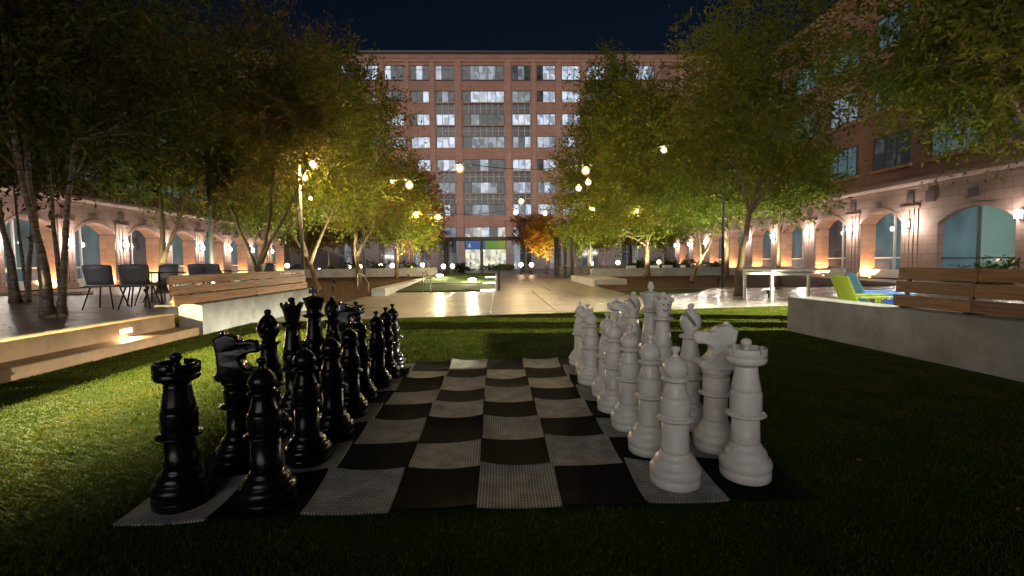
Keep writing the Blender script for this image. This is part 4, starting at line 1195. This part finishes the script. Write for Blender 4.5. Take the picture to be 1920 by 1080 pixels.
# poles and hanging globes
def pole(label, x, y, z0, h, m=None):
    t = thing('lamp_pole', label, 'pole', (x, y, z0))
    MB().lathe([(.16, -.02), (.16, .03), (.08, .04)], 14).build('base_plate', MT['dark_steel'], t)
    MB().lathe([(.07, .042), (.055, h)], 12).build('shaft', m or MT['pole'], t)
    MB().lathe([(.07, h + .002), (.075, h + .04), (.02, h + .10)], 12).build('cap', MT['dark_steel'], t)
pole('dark grey string light pole rising behind the timber bench', -9.5, 13.9, 0, 6.6)
pole('dark string light pole beside the forked tree on the right', 10.5, 19.0, 0, 7.2)
pole('pale string light pole under the globe in the left trees', -7.85, 17.3, 0, 5.9, MT['concrete'])
pole('grey string light pole among the left bed trees', -8.6, 29.0, .2, 6.2)
pole('grey string light pole beside the orange autumn tree', 6.9, 41.0, 0, 6.5)

ph = thing('lawn_fill_spotlight', 'added fill spotlight clamped to the dark pole beside the forked right tree', 'spotlight', (10.5, 18.86, 4.0))
MB().box(-.10, .10, -.20, .0, -.08, .08).build('housing', MT['dark_steel'], ph)
lamp('lawn_fill_glow', 'SPOT', (10.45, 18.60, 3.98), 6500, (1.0, .92, .70), ph, .06, (2.0, 10.0, 0), R(34), 1.0)  # no known fixture: fill light added to brighten the lawn strip
def globe(x, y, z, r, label, group, watts):
    t = thing('globe_lamp', label, 'lamp', (x, y, z), group=group)
    MB().sphere((0, 0, 0), r, 20, 14).build('globe', MT['shell'], t)
    MB().sphere((0, 0, 0), r * .5, 12, 8).build('bulb', MT['globe'], t)
    MB().lathe([(r * .45, r * .86), (r * .45, r * 1.25), (.01, r * 1.35)], 10).build('cap', MT['dark_steel'], t)
    return t
GL = 'round warm globe lamp hanging among the trees left of the walk'; GLG = 'globe lamps in the left trees'
GR = 'round warm globe lamp hanging among the trees right of the walk'; GRG = 'globe lamps in the right trees'
Gl = [(-1.54, 20, 5.71, .20, 'brightest globe lamp hanging clear above the middle of the walk', None), (-7.17, 17.0, 5.33, .22, 'globe lamp glowing inside foliage at the top of the pale pole', None),
      (-7.53, 17.0, 4.80, .16, GL, GLG), (-3.9, 20, 4.95, .19, GL, GLG), (-6.85, 30, 6.83, .18, GL, GLG), (-7.31, 30, 5.73, .19, GL, GLG), (-8.38, 30, 5.67, .18, GL, GLG), (-5.29, 30, 4.61, .19, GL, GLG), (-3.79, 30, 4.41, .2, GL, GLG),
      (1.84, 30, 5.41, .2, GR, GRG), (1.47, 30, 4.69, .19, GR, GRG), (3.47, 30, 4.6, .18, GR, GRG), (4.38, 20, 5.57, .20, GR, GRG), (4.5, 20, 5.03, .15, GR, GRG), (4.04, 20, 4.75, .15, GR, GRG),
      (8.11, 20, 6.52, .17, 'globe lamp alone high among the branches of the right trees', None), (-10.2, 24.5, 5.0, .16, GL, GLG), (7.4, 33, 5.2, .18, GR, GRG), (8.6, 26, 4.3, .15, GR, GRG)]
GN = {2: 'globe lamp just below the foliage globe on the pale pole', 3: 'globe lamp on the near cable between the pale pole and the walk', 4: 'highest globe lamp on the far cable above the left bed',
      5: 'middle globe lamp of the far cable in the yellow green crown', 6: 'outermost globe lamp of the far cable near the grey pole', 7: 'low globe lamp of the far cable at the edge of the left crown',
      8: 'globe lamp at the left edge of the walk, lowest on the far cable', 9: 'upper globe lamp of the pair above the right edge of the lobby', 10: 'lower globe lamp of the pair above the right edge of the lobby',
      11: 'globe lamp over the orange autumn tree', 12: 'upper globe lamp of the three before the right crown', 13: 'middle globe lamp of the three before the right crown', 14: 'lowest globe lamp of the three before the right crown',
      16: 'globe lamp deep inside the tall olive tree of the left bed', 17: 'globe lamp inside the dense bright tree of the right bed', 18: 'globe lamp inside the straight trunked tree of the right bed'}
for i, g in enumerate(Gl): globe(g[0], g[1], g[2], g[3] * 1.05, GN.get(i, g[4]), g[5], 40)
# cables from pole to pole that carry them
def cable(label, pts):
    t = thing('string_light_cable', label, 'cable', pts[0])
    P_ = []
    for i in range(len(pts) - 1):
        a, b = Vector(pts[i]), Vector(pts[i + 1])
        for k in range(6):
            u = k / 6; q = a.lerp(b, u); q.z -= .25 * math.sin(math.pi * u); P_.append(q - Vector(pts[0]))
    P_.append(Vector(pts[-1]) - Vector(pts[0]))
    MB().tube(P_, .018, 5).build('wire', MT['dark_steel'], t)
cable('thin cable slung from the left pole across the walk to the right pole', [(-7.85, 17.3, 6.0), (-7.17, 17, 5.63), (-3.9, 20, 5.2), (-1.54, 20, 5.97), (4.38, 20, 5.84), (8.11, 20, 6.75), (10.5, 19, 7.2)])
cable('thin cable across the walk carrying the farther globes', [(-8.6, 29, 6.4), (-8.38, 30, 5.92), (-7.31, 30, 6.0), (-5.29, 30, 4.88), (-3.79, 30, 4.68), (1.47, 30, 4.96), (1.84, 30, 5.68), (3.47, 30, 4.86), (6.9, 41, 6.5)])

# low bollard lamps round the entrance
low = [(-5.2, 45, .95), (-4.4, 46, .95), (2.6, 46, 1.0), (3.6, 45, 1.0), (9.6, 44.8, 1.05), (-14.4, 45, 1.1), (-12.6, 42, 1.05), (-9.6, 42, 1.1), (-11.2, 44, 1.1), (12.6, 46, 1.1), (16.5, 45, 1.1), (-7.6, 47, 1.1), (-21.0, 46, 1.2)]
for i, (x, y, z) in enumerate(low):
    t = thing('bollard_lamp', 'low warm garden lamp glowing by the planting near the entrance', 'lamp', (x, y, 0), group='low garden lamps near the entrance')
    MB().tube([(0, 0, -.03), (0, 0, z - .20)], .05, 8).build('post', MT['dark_steel'], t)
    MB().sphere((0, 0, z), .21, 12, 8).build('globe', MT['globe_low'], t)
for i, x in enumerate((-26, -14, -6.6, 3.6, 11, 23)):  # added fill lights that brighten the office front
    t = thing('facade_fill_light', 'added ground fill light washing the front of the office block', 'floodlight', (x, 60, 0), group='fill lights before the office block')
    MB().box(-.2, .2, -.12, .12, -.03, .30).build('housing', MT['dark_steel'], t)
    lamp('facade_fill', 'SPOT', (x, 60.3, .45), 2900, (1.0, .91, .84), t, .1, (x * 1.2, 80, 19), R(110), .8)
# lamps set in the turf steps
for i, (x, y, z) in enumerate(((-3.6, 28.6, .42), (-1.3, 25.0, .26))):
    t = thing('turf_lamp', ('flat round lamp shining on the upper turf step' if i == 0 else 'flat round lamp shining on the middle turf step'), 'lamp', (x, y, z))
    MB().lathe([(.20, .0), (.24, .03), (.24, .10), (.12, .15), (.001, .15)], 14).build('lens', emis('turf_lens', (1, .85, .55), 10), t)
    lamp('turf_lamp_glow', 'POINT', (x, y - .3, z + .45), 900, (1, .86, .5), t, .12)

# flood lamp on a post on the terrace, outside the frame: it throws the light across the left lawn
fl = thing('flood_lamp', 'hooded post lamp on the terrace that lights the left lawn', 'lamp', (-13.2, 4.2, DZ))
MB().lathe([(.14, 0), (.14, .03), (.055, .04), (.045, 2.05)], 12).build('post', MT['dark_steel'], fl)
MB().box(-.14, .14, -.16, .16, 2.052, 2.30).build('lamp_head', MT['dark_steel'], fl)
MB().prism([(.142, 2.09), (.62, 1.897), (.63, 1.917), (.142, 2.115)], 'y', -.6, .6).build('visor', MT['dark_steel'], fl)  # visor added to keep the beam off the chess pieces
MB().prism([(.142, 1.80), (.62, 1.876), (.62, 1.886), (.142, 1.82)], 'y', -.6, .6).build('baffle', MT['dark_steel'], fl)  # baffle added to keep the beam off the deck
lamp('flood_glow', 'SPOT', (-13.0, 4.2, DZ + 2.00), 280000, (.95, .84, .36), fl, .013, (-4.6, 4.1, 0.0), R(48), 1.0)

fl = thing('path_lamp', 'low post lamp on the wet paving beyond the right bench wall', 'lamp', (17.0, 5.6, 0))
MB().lathe([(.14, 0), (.14, .03), (.055, .04), (.045, 1.75)], 12).build('post', MT['dark_steel'], fl)
MB().box(-.14, .14, -.16, .16, 1.752, 2.0).build('lamp_head', MT['dark_steel'], fl)
MB().prism([(-.142, 1.99), (-.62, 1.839), (-.63, 1.859), (-.142, 2.01)], 'y', -.6, .6).build('visor', MT['dark_steel'], fl)  # visor added to keep the beam off the left wall and steps
lamp('path_glow', 'SPOT', (16.80, 5.6, 1.88), 130000, (1.0, .95, .66), fl, .022, (3.0, 8.6, 0.1), R(58), .9)

# ================================================================== TREES
def leaves_mesh(name, lobes, n_clusters, per, size, m, seed, sig=.34, flat=.55, droop=.0):
    rs = np.random.RandomState(seed)
    vol = np.array([l[3] * l[4] * l[5] for l in lobes]); vol = vol / vol.sum()
    which = rs.choice(len(lobes), n_clusters, p=vol)
    cc = []
    for w in which:
        cx, cyy, cz, rx, ry, rz = lobes[w]
        d = rs.normal(size=3); d /= np.linalg.norm(d)
        rad = rs.rand() ** (1 / 2.2)
        cc.append((cx + d[0] * rx * rad, cyy + d[1] * ry * rad, cz + d[2] * rz * rad))
    cc = np.array(cc)
    k = np.repeat(np.arange(n_clusters), per); n = len(k)
    cs = sig * (.6 + .8 * rs.rand(n_clusters))
    ctr = np.array([[l[0], l[1], l[2]] for l in lobes])[which]
    dr = (cc - ctr); dr /= np.linalg.norm(dr, axis=1)[:, None] + 1e-6
    dr += rs.normal(size=dr.shape) * .45; dr[:, 2] -= .15 + droop; dr /= np.linalg.norm(dr, axis=1)[:, None]
    u_ = rs.rand(n) * 2 - 1
    thin = .20 + .45 * rs.rand(n_clusters)
    off = dr[k] * (u_ * cs[k] * 2.1)[:, None] + rs.normal(size=(n, 3)) * (cs * thin)[k][:, None]
    off[:, 2] -= droop * np.hypot(off[:, 0], off[:, 1]) * .6
    P = cc[k] + off
    u = rs.normal(size=(n, 3)) * .7 + dr[k]; u /= np.linalg.norm(u, axis=1)[:, None]
    t = rs.normal(size=(n, 3)); v = np.cross(u, t); v /= np.linalg.norm(v, axis=1)[:, None] + 1e-9
    sz = size * (.40 + 1.25 * rs.rand(n) ** 1.6) * (.75 + .5 * rs.rand(n_clusters))[k]; a = u * sz[:, None] * .62; b = v * sz[:, None] * .22
    V = np.empty((n, 4, 3), np.float32); V[:, 0] = P - a; V[:, 1] = P + b; V[:, 2] = P + a; V[:, 3] = P - b
    me = bpy.data.meshes.new(name)
    me.vertices.add(n * 4); me.vertices.foreach_set('co', V.reshape(-1))
    me.loops.add(n * 4); me.loops.foreach_set('vertex_index', np.arange(n * 4, dtype=np.int32))
    me.polygons.add(n); me.polygons.foreach_set('loop_start', np.arange(0, n * 4, 4, dtype=np.int32)); me.polygons.foreach_set('loop_total', np.full(n, 4, np.int32))
    me.materials.append(m); me.update(); me.validate()
    return me, cc

def curve_pts(a, b, r, n=6, bend=.12, sag=0):
    a, b = Vector(a), Vector(b); L = (b - a).length
    k1 = Vector((r.uniform(-1, 1), r.uniform(-1, 1), r.uniform(-.3, .8))) * L * bend
    return [a.lerp(b, i / n) + k1 * math.sin(math.pi * i / n) + Vector((r.uniform(-1, 1), r.uniform(-1, 1), 0)) * L * .012 for i in range(n + 1)]

def tree(name, label, loc, trunks, lobes, n_clusters, per, size, leaf, seed, bark='bark', group=None, branches=40, cat='tree', sig=.34, droop=.0):
    """trunks: list of ([(x,y,z)...], r0, r1) in tree space; branches run from the trunks out to the leaf clusters"""
    r = random.Random(seed)
    n_clusters = int(n_clusters * 1.4)
    t = thing(name, label, cat, loc, 0, group)
    me, cc = leaves_mesh('crown', lobes, n_clusters, per, size, LEAF[leaf], seed, sig, .55, droop)
    inst('crown', me, t)
    tops = []
    for pts, r0, r1 in trunks:
        P_ = []
        pts = [Vector(p) for p in pts]
        for i in range(len(pts) - 1):
            for k in range(4):
                u = k / 4
                q = pts[i].lerp(pts[i + 1], u)
                # soften corners
                P_.append(q + Vector((r.uniform(-1, 1), r.uniform(-1, 1), 0)) * r0 * .18 * (0 if (i == 0 and k == 0) else 1))
        P_.append(pts[-1])
        N = len(P_); rad = [r0 + (r1 - r0) * (i / (N - 1)) ** .8 for i in range(N)]
        rad[0] *= 1.35; rad[1] *= 1.1
        MB().tube(P_, rad, 10).build('trunk', MT[bark], t)
        tops += [(P_[i], rad[i]) for i in range(N // 3, N)]
    lb_ = MB(); idx = list(range(len(cc))); r.shuffle(idx)
    for i in idx[:branches]:
        b = Vector(cc[i])
        cand = [q for q in tops if q[0].z < b.z + .2] or tops
        a, ra = min(cand, key=lambda q: (q[0] - b).length + abs(r.gauss(0, .5)))
        P_ = curve_pts(a, b, r)
        rr = max(.008, min(ra * .55, .045))
        lb_.tube(P_, [rr * (1 - .8 * i_ / 6) for i_ in range(7)], 5)
    lb_.build('branches', MT[bark], t)
    return t

# --- left: birches on the terrace
birch_trunks = [([(-.16, .05, 0), (-.22, .1, 1.2), (-.46, .2, 2.9), (-.6, .5, 5.6), (-.8, .8, 8.6)], .068, .02),
                ([(.02, -.05, 0), (.0, -.1, 1.2), (-.12, -.3, 2.6), (-.05, -.5, 5.8), (.2, -.6, 8.8)], .075, .02),
                ([(.14, .05, 0), (.20, .1, 1.0), (.30, .2, 2.5), (.75, .3, 5.4), (1.2, .2, 8.2)], .065, .02),
                ([(.08, .16, 0), (-.12, .3, 1.3), (-.42, .6, 3.0), (-1.1, 1.2, 6.0)], .05, .015)]
tree('birch_tree', 'multi stemmed birch on the terrace with pale flecked trunks left of the grey chairs', (-8.0, 6.4, DZ), birch_trunks,
     [(-.3, .2, 5.6, 3.4, 3.0, 2.8), (.9, -.2, 4.4, 2.4, 2.2, 1.7), (-1.6, .6, 4.2, 2.4, 2.2, 1.6)], 520, 95, .085, 'dark', 11, 'birch', branches=110, sig=.30, droop=.25)
tree('birch_tree', 'multi stemmed birch farther back at the left edge of the terrace', (-12.1, 10.0, DZ), [([(q[0] * 1.2, q[1], q[2]) for q in p], a, b) for p, a, b in birch_trunks],
     [(-.3, .2, 6.2, 3.2, 3.0, 3.2), (.6, -.2, 4.4, 2.6, 2.2, 1.6)], 300, 80, .11, 'dark', 12, 'birch', branches=70, sig=.36, droop=.2)
tree('birch_tree', 'birch crown filling the upper left corner beyond the terrace edge', (-12.6, 5.2, DZ), [([(0, 0, 0), (.1, 0, 2), (0, .2, 5), (.2, .3, 9)], .1, .02), ([(.25, 0, 0), (.5, 0, 2), (.9, .2, 5), (1.2, .3, 8.5)], .09, .02)],
     [(.5, .5, 7.0, 3.6, 3.4, 3.4)], 320, 85, .10, 'dark', 13, 'birch', branches=70)
# --- left: forked tree behind the bench and the bed trees
fork = [([(0, 0, 0), (-.05, 0, .7), (.05, 0, 1.4), (.35, .1, 2.6), (.55, .2, 4.6), (.45, .3, 8.2)], .15, .02),
        ([(-.02, 0, .9), (-.25, .1, 1.5), (-.75, .2, 2.6), (-1.3, .3, 4.2), (-1.7, .4, 6.5)], .10, .02),
        ([(.04, 0, 1.3), (.5, -.1, 2.1), (1.2, -.2, 3.2), (1.9, -.3, 4.6)], .08, .02)]
tree('forked_tree', 'slender tree with a forked trunk rising behind the timber bench', (-8.3, 14.6, .05), fork,
     [(.4, .2, 7.0, 2.6, 2.4, 2.9), (-1.2, .3, 4.6, 2.2, 2.0, 1.5), (1.2, .3, 6.4, 1.5, 1.6, 1.2)], 420, 80, .115, 'rust', 21, branches=90, sig=.36, droop=.15)
lean = [([(0, 0, 0), (-.25, 0, .9), (-.75, .1, 2.4), (-.9, .2, 4.2), (-.7, .3, 8.0)], .15, .03),
        ([(-.4, 0, 1.2), (.1, .1, 2.4), (.9, .2, 4.2), (1.5, .3, 6.5)], .10, .02),
        ([(-.5, .05, 1.6), (-1.4, .1, 3.0), (-2.0, .2, 4.6)], .07, .02)]
tree('bed_tree', 'leaning two stemmed tree in the mulch bed behind the bench end', (-8.1, 19.6, .08), lean,
     [(.1, .3, 7.6, 3.0, 2.8, 3.0), (.9, .2, 4.4, 2.2, 2.2, 1.5), (-1.8, .2, 4.8, 2.2, 2.2, 1.5)], 330, 75, .13, 'olive', 22, branches=90, sig=.42)
tree('bed_tree', 'tall olive leaved tree in the middle of the left bed', (-8.0, 25.6, .2), [([(0, 0, 0), (-.1, 0, 2), (.1, 0, 5), (.3, .1, 10.5)], .16, .03), ([(-.05, 0, 1.6), (.9, 0, 3.2), (1.6, 0, 6)], .09, .02)],
     [(.2, 0, 8.6, 3.2, 3.0, 3.8), (-1.2, 0, 12.0, 2.2, 2.0, 2.6), (.6, 0, 4.6, 2.8, 2.6, 1.9)], 440, 70, .16, 'rust', 23, branches=80, sig=.48)
tree('bed_tree', 'yellow green tree lit by globe lamps at the back of the left bed', (-6.9, 31.0, .28), [([(0, 0, 0), (.1, 0, 2), (0, 0, 4), (.2, .1, 8)], .13, .03)],
     [(.1, 0, 5.6, 2.6, 2.4, 2.7), (.9, -.3, 3.4, 2.2, 2.0, 1.2)], 260, 65, .17, 'olive', 24, branches=60, sig=.45)
tree('plaza_tree', 'reddish autumn tree beyond the left retaining wall', (-8.6, 39.5, 0), [([(0, 0, 0), (.1, 0, 3), (.1, 0, 9)], .14, .03)],
     [(.6, 0, 6.6, 3.6, 3.0, 3.4), (1.6, -.5, 4.0, 2.6, 2, 1.5)], 260, 60, .2, 'red', 25, branches=40, sig=.5)
tree('plaza_tree', 'tall dim tree far back between the left arcade and the office block', (-15.5, 36.5, 0), [([(0, 0, 0), (.2, 0, 4), (0, 0, 12)], .2, .04)],
     [(0, 0, 12.0, 4.8, 4.0, 7.0)], 420, 65, .22, 'rust', 26, branches=60, sig=.6)
tree('plaza_tree', 'broad dark tree between the birches and the left arcade', (-16.5, 21.5, 0), [([(0, 0, 0), (.2, 0, 3), (0, 0, 10)], .18, .04), ([(.1, 0, 1.5), (1.2, 0, 4), (2, 0, 7)], .1, .03)],
     [(0, 0, 8.8, 4.6, 4.2, 4.6), (2.0, -1, 5.6, 2.6, 2.4, 1.5)], 380, 70, .17, 'green', 27, branches=60, sig=.5)
tree('plaza_tree', 'green tree in front of the left arcade arches', (-14.0, 28.0, 0), [([(0, 0, 0), (-.2, 0, 2.5), (0, 0, 8)], .15, .03)],
     [(0, 0, 7.0, 3.6, 3.2, 3.4), (-1.5, -.5, 4.4, 2.2, 2.0, 1.0)], 300, 65, .17, 'green', 28, branches=50, sig=.45)
# --- right
forkR = [([(0, 0, 0), (-.02, 0, .9), (.15, 0, 1.9), (.42, .1, 3.1), (.9, .2, 4.5), (1.5, .3, 6.6), (1.7, .3, 8.6)], .15, .02),
         ([(.2, 0, 2.0), (.25, -.1, 3.0), (-.1, -.2, 4.2), (-.6, -.3, 5.2), (-1.9, -.3, 6.0)], .09, .015),
         ([(.4, .1, 3.0), (1.3, .1, 4.2), (2.6, .1, 5.6), (3.4, .1, 6.2)], .07, .015),
         ([(-.1, -.2, 4.2), (-.2, -.3, 5.8), (-.5, -.2, 8.4)], .05, .012)]
tree('forked_tree', 'forked tree with arching bare limbs beside the wet paving on the right', (8.85, 14.3, 0), forkR,
     [(.2, .2, 6.8, 3.4, 2.8, 2.8), (1.4, 0, 4.6, 2.2, 2.0, 1.3), (-1.6, 0, 5.2, 2.2, 2.0, 1.7), (.8, .2, 9.2, 3.0, 2.6, 2.2)], 400, 60, .12, 'olive', 31, branches=130, sig=.38, droop=.2)
tree('bed_tree', 'leaning slim tree in the right bed beyond the bar table', (10.6, 22.7, .1), [([(0, 0, 0), (.3, 0, .9), (1.0, 0, 2.1), (1.3, 0, 3.4), (1.6, .1, 7)], .12, .025), ([(.5, 0, 1.2), (.4, 0, 2.4), (.1, 0, 4.5)], .07, .02)],
     [(1.2, 0, 6.4, 3.0, 2.6, 3.0), (.2, 0, 4.2, 2.0, 2.0, 1.2)], 280, 65, .145, 'green', 32, branches=80, sig=.42)
tree('bed_tree', 'straight trunked yellow green tree in the right bed', (9.4, 26.5, .15), [([(0, 0, 0), (0, 0, 2), (.1, 0, 4.5), (0, .1, 10)], .19, .03)],
     [(-.4, 0, 8.2, 3.4, 3.0, 3.6), (-1.2, -.4, 4.3, 3.0, 2.6, 1.9), (1.4, -.4, 4.4, 2.4, 2.2, 1.7)], 420, 75, .16, 'olive', 33, branches=90, sig=.46)
tree('bed_tree', 'dense bright tree at the walk side of the right bed', (7.2, 33.5, 0), [([(0, 0, 0), (.1, 0, 3), (0, 0, 9)], .15, .03)],
     [(0, 0, 7.4, 3.0, 2.8, 3.8), (1.5, 0, 12.6, 2.7, 2.5, 4.4), (-.4, -.3, 3.9, 2.4, 2.2, 1.6)], 460, 65, .18, 'olive', 34, branches=50, sig=.48)
tree('autumn_tree', 'small orange and yellow autumn tree beside the dark frame posts', (5.2, 45.5, 0), [([(0, 0, 0), (0, 0, 1.8), (.1, 0, 4.6)], .09, .02)],
     [(-.2, 0, 4.1, 1.9, 1.7, 1.5), (-.3, 0, 2.9, 1.2, 1.2, 1.0)], 150, 60, .17, 'yellow', 35, branches=30, sig=.34)
tree('autumn_tree', 'pinkish red autumn tree behind the orange one', (3.9, 52.0, 0), [([(0, 0, 0), (0, 0, 2), (.1, 0, 6)], .1, .02)],
     [(.2, 0, 5.1, 2.3, 2.0, 2.0)], 130, 60, .19, 'red', 36, branches=30, sig=.4)
tree('plaza_tree', 'tall tree in front of the right arcade with a high dark crown', (14.6, 27.0, 0), [([(0, 0, 0), (.1, 0, 3), (-.1, 0, 11)], .17, .03), ([(0, 0, 2.2), (-1.4, 0, 5.5), (-2.2, 0, 9)], .09, .02)],
     [(-.4, 0, 9.8, 4.2, 3.8, 4.6), (0, 0, 5.6, 2.8, 2.6, 1.6)], 330, 55, .18, 'olive', 37, branches=130, sig=.5)
tree('plaza_tree', 'rounded green tree low before the right arcade arches', (13.6, 19.8, 0), [([(0, 0, 0), (0, 0, 2.4), (.1, 0, 6.5)], .12, .03)],
     [(-.2, 0, 5.3, 2.6, 2.4, 1.9)], 230, 65, .14, 'green', 38, branches=50, sig=.4)
tree('plaza_tree', 'bare topped tree beyond the right bed reaching above the roof line', (12.2, 40.0, 0), [([(0, 0, 0), (.1, 0, 4), (0, 0, 14)], .2, .03)],
     [(-.5, 0, 12.0, 4.6, 4.0, 6.4), (-1.5, 0, 5.5, 3.2, 2.6, 2)], 380, 60, .22, 'olive', 39, branches=120, sig=.55)
tree('plaza_tree', 'dim tree at the far end of the right arcade', (17.5, 46.0, 0), [([(0, 0, 0), (.1, 0, 4), (0, 0, 10)], .2, .03)],
     [(0, 0, 7.5, 4, 3.6, 4.4)], 230, 60, .24, 'green', 40, branches=40, sig=.55)
tree('overhanging_tree', 'large leafy tree overhanging the right bench from outside the frame', (13.6, 8.6, 0), [([(0, 0, 0), (-.1, 0, 2), (-.6, 0, 4), (-1.8, 0, 6.5), (-2.6, 0, 8.5)], .2, .03), ([(-.3, 0, 3), (1, .5, 5.5), (1.6, .6, 8)], .13, .03)],
     [(-1.4, .2, 7.6, 3.6, 3.2, 2.9), (-.6, 0, 5.4, 2.8, 2.6, 1.5), (-3.2, .4, 6.2, 1.8, 1.8, 1.2)], 480, 95, .105, 'olive', 41, branches=110, sig=.36, droop=.35)

# slim young trees with up-lit pale trunks near the entrance
yt = [(-15.8, 43), (-13.2, 41.5), (-10.6, 43), (-7.8, 41), (-6.4, 44), (8.2, 46), (11.2, 46.5), (14.6, 47), (18.0, 48), (-19.0, 45)]
pt = None
for i, (x, y) in enumerate(yt):
    if pt is None:
        pt = tree('young_tree', 'slim young tree with an up lit pale trunk near the entrance', (x, y, 0), [([(0, 0, 0), (.03, 0, 1.6), (-.02, 0, 3), (.05, 0, 5)], .10, .03)],
                  [(0, 0, 4.3, 1.7, 1.6, 1.5)], 90, 60, .19, 'rust', 50, 'birch', 'slim young trees near the entrance', branches=20, sig=.36)
        o = pt
    else:
        o = copy_tree(pt); o.location = (x, y, 0); o.rotation_euler = (0, 0, rnd.uniform(0, 6)); o.scale = (1, 1, rnd.uniform(.85, 1.2))
    lamp('trunk_uplight', 'SPOT', (x + .1, y - .8, .15), 200, (1.0, .72, .36), None, .08, (x, y, 3.2), R(75), .7)

# hedges and shrubs
def shrub(label, loc, rx, ry, rz, n, seed, name='shrub', cat='shrub', leaf='shrub', size=.12):
    t = thing(name, label, cat, loc)
    me, cc = leaves_mesh('foliage', [(0, 0, rz * .8, rx, ry, rz)], n, 45, size, LEAF[leaf], seed, .16, .8)
    inst('foliage', me, t)
    r = random.Random(seed); q = MB()
    for i in range(8):
        q.tube(curve_pts((r.uniform(-rx, rx) * .3, r.uniform(-ry, ry) * .3, -.02), cc[i], r), [.02, .018, .015, .012, .01, .008, .005], 5)
    q.build('stems', MT['bark'], t)
shrub('broad shrub glowing yellow green before the corner window', (19.6, 15.6, .2), .95, .8, .55, 50, 61, leaf='olive')
shrub('clipped hedge behind the left retaining wall', (-9.5, 36.0, .2), 5.0, .7, .75, 160, 62, 'hedge', 'hedge')
shrub('clipped hedge in front of the lobby glass', (.2, 70.0, 0), 2.9, .7, .55, 120, 63, 'hedge', 'hedge', 'green', .16)
shrub('dark hedge beyond the low wall on the right', (15.0, 38.0, 0), 5.0, .7, .8, 160, 64, 'hedge', 'hedge', size=.16)
shrub('loose shrub left of the entrance walk', (-4.2, 59.0, 0), 1.5, 1.0, .8, 60, 65, size=.16)

# garden spots under the bed trees: unseen uplights, a few only added to lift dark crowns
sp_pos = [(-7.2, 18.9, .1), (-9.0, 24.4, .2), (-5.9, 30.0, .3), (-12.6, 27.2, .05), (-7.2, 38.2, 0), (9.0, 25.4, .2), (7.0, 32.2, 0), (11.6, 21.8, .1), (12.8, 19.0, .05), (4.8, 44.2, 0), (13.8, 26.0, .1), (-16.4, 20.3, 0), (-14.2, 26.4, 0), (-9.4, 13.6, .02), (9.3, 13.2, .01)]
for i, (x, y, z) in enumerate(sp_pos):
    t = thing('garden_spotlight', 'small unseen spotlight in the planting aimed up into a tree crown', 'spotlight', (x, y, z), group='spotlights under the trees')
    MB().lathe([(.03, 0), (.03, .12), (.07, .14), (.09, .26), (.08, .26), (.001, .24)], 12).build('housing', MT['dark_steel'], t)
    lamp('spot_glow', 'SPOT', (x, y, z + .34), (2600 if i < 11 else 900), (1.0, .97, .56), t, .06, (x - .1, y + 1.0, z + 5), R(110), .8)

# fallen leaves on paving, beds and a few on the turf
def fallen():
    rs = np.random.RandomState(9); q = MB()
    def put(x, y, z, sz):
        a = rs.rand() * 6.28; c1, s1 = math.cos(a) * sz, math.sin(a) * sz
        q.add([(x - c1, y - s1, z), (x + s1 * .5, y - c1 * .5, z + rs.rand() * sz * .7), (x + c1, y + s1, z + rs.rand() * sz * .5), (x - s1 * .5, y + c1 * .5, z + rs.rand() * sz * .4)], [(0, 1, 2, 3)])
    for i in range(70): put(rs.uniform(-5, 5), rs.uniform(-1.6, 8.5), .035, rs.uniform(.012, .026))
    for i in range(260): put(rs.uniform(-5.2, 13), rs.uniform(10.2, 19), .010, rs.uniform(.02, .045))
    for i in range(500):
        yy = rs.uniform(14, 33); put(rs.uniform(-15, -5.2), yy, .03 + (yy - 13.85) * .014, rs.uniform(.03, .06))
    for i in range(160): put(rs.uniform(-13.5, -6.3), rs.uniform(2, 13), DZ + .006, rs.uniform(.02, .04))
    tag(q.build('fallen_leaves', LEAF['yellow'], recalc=False), kind='stuff')
fallen()
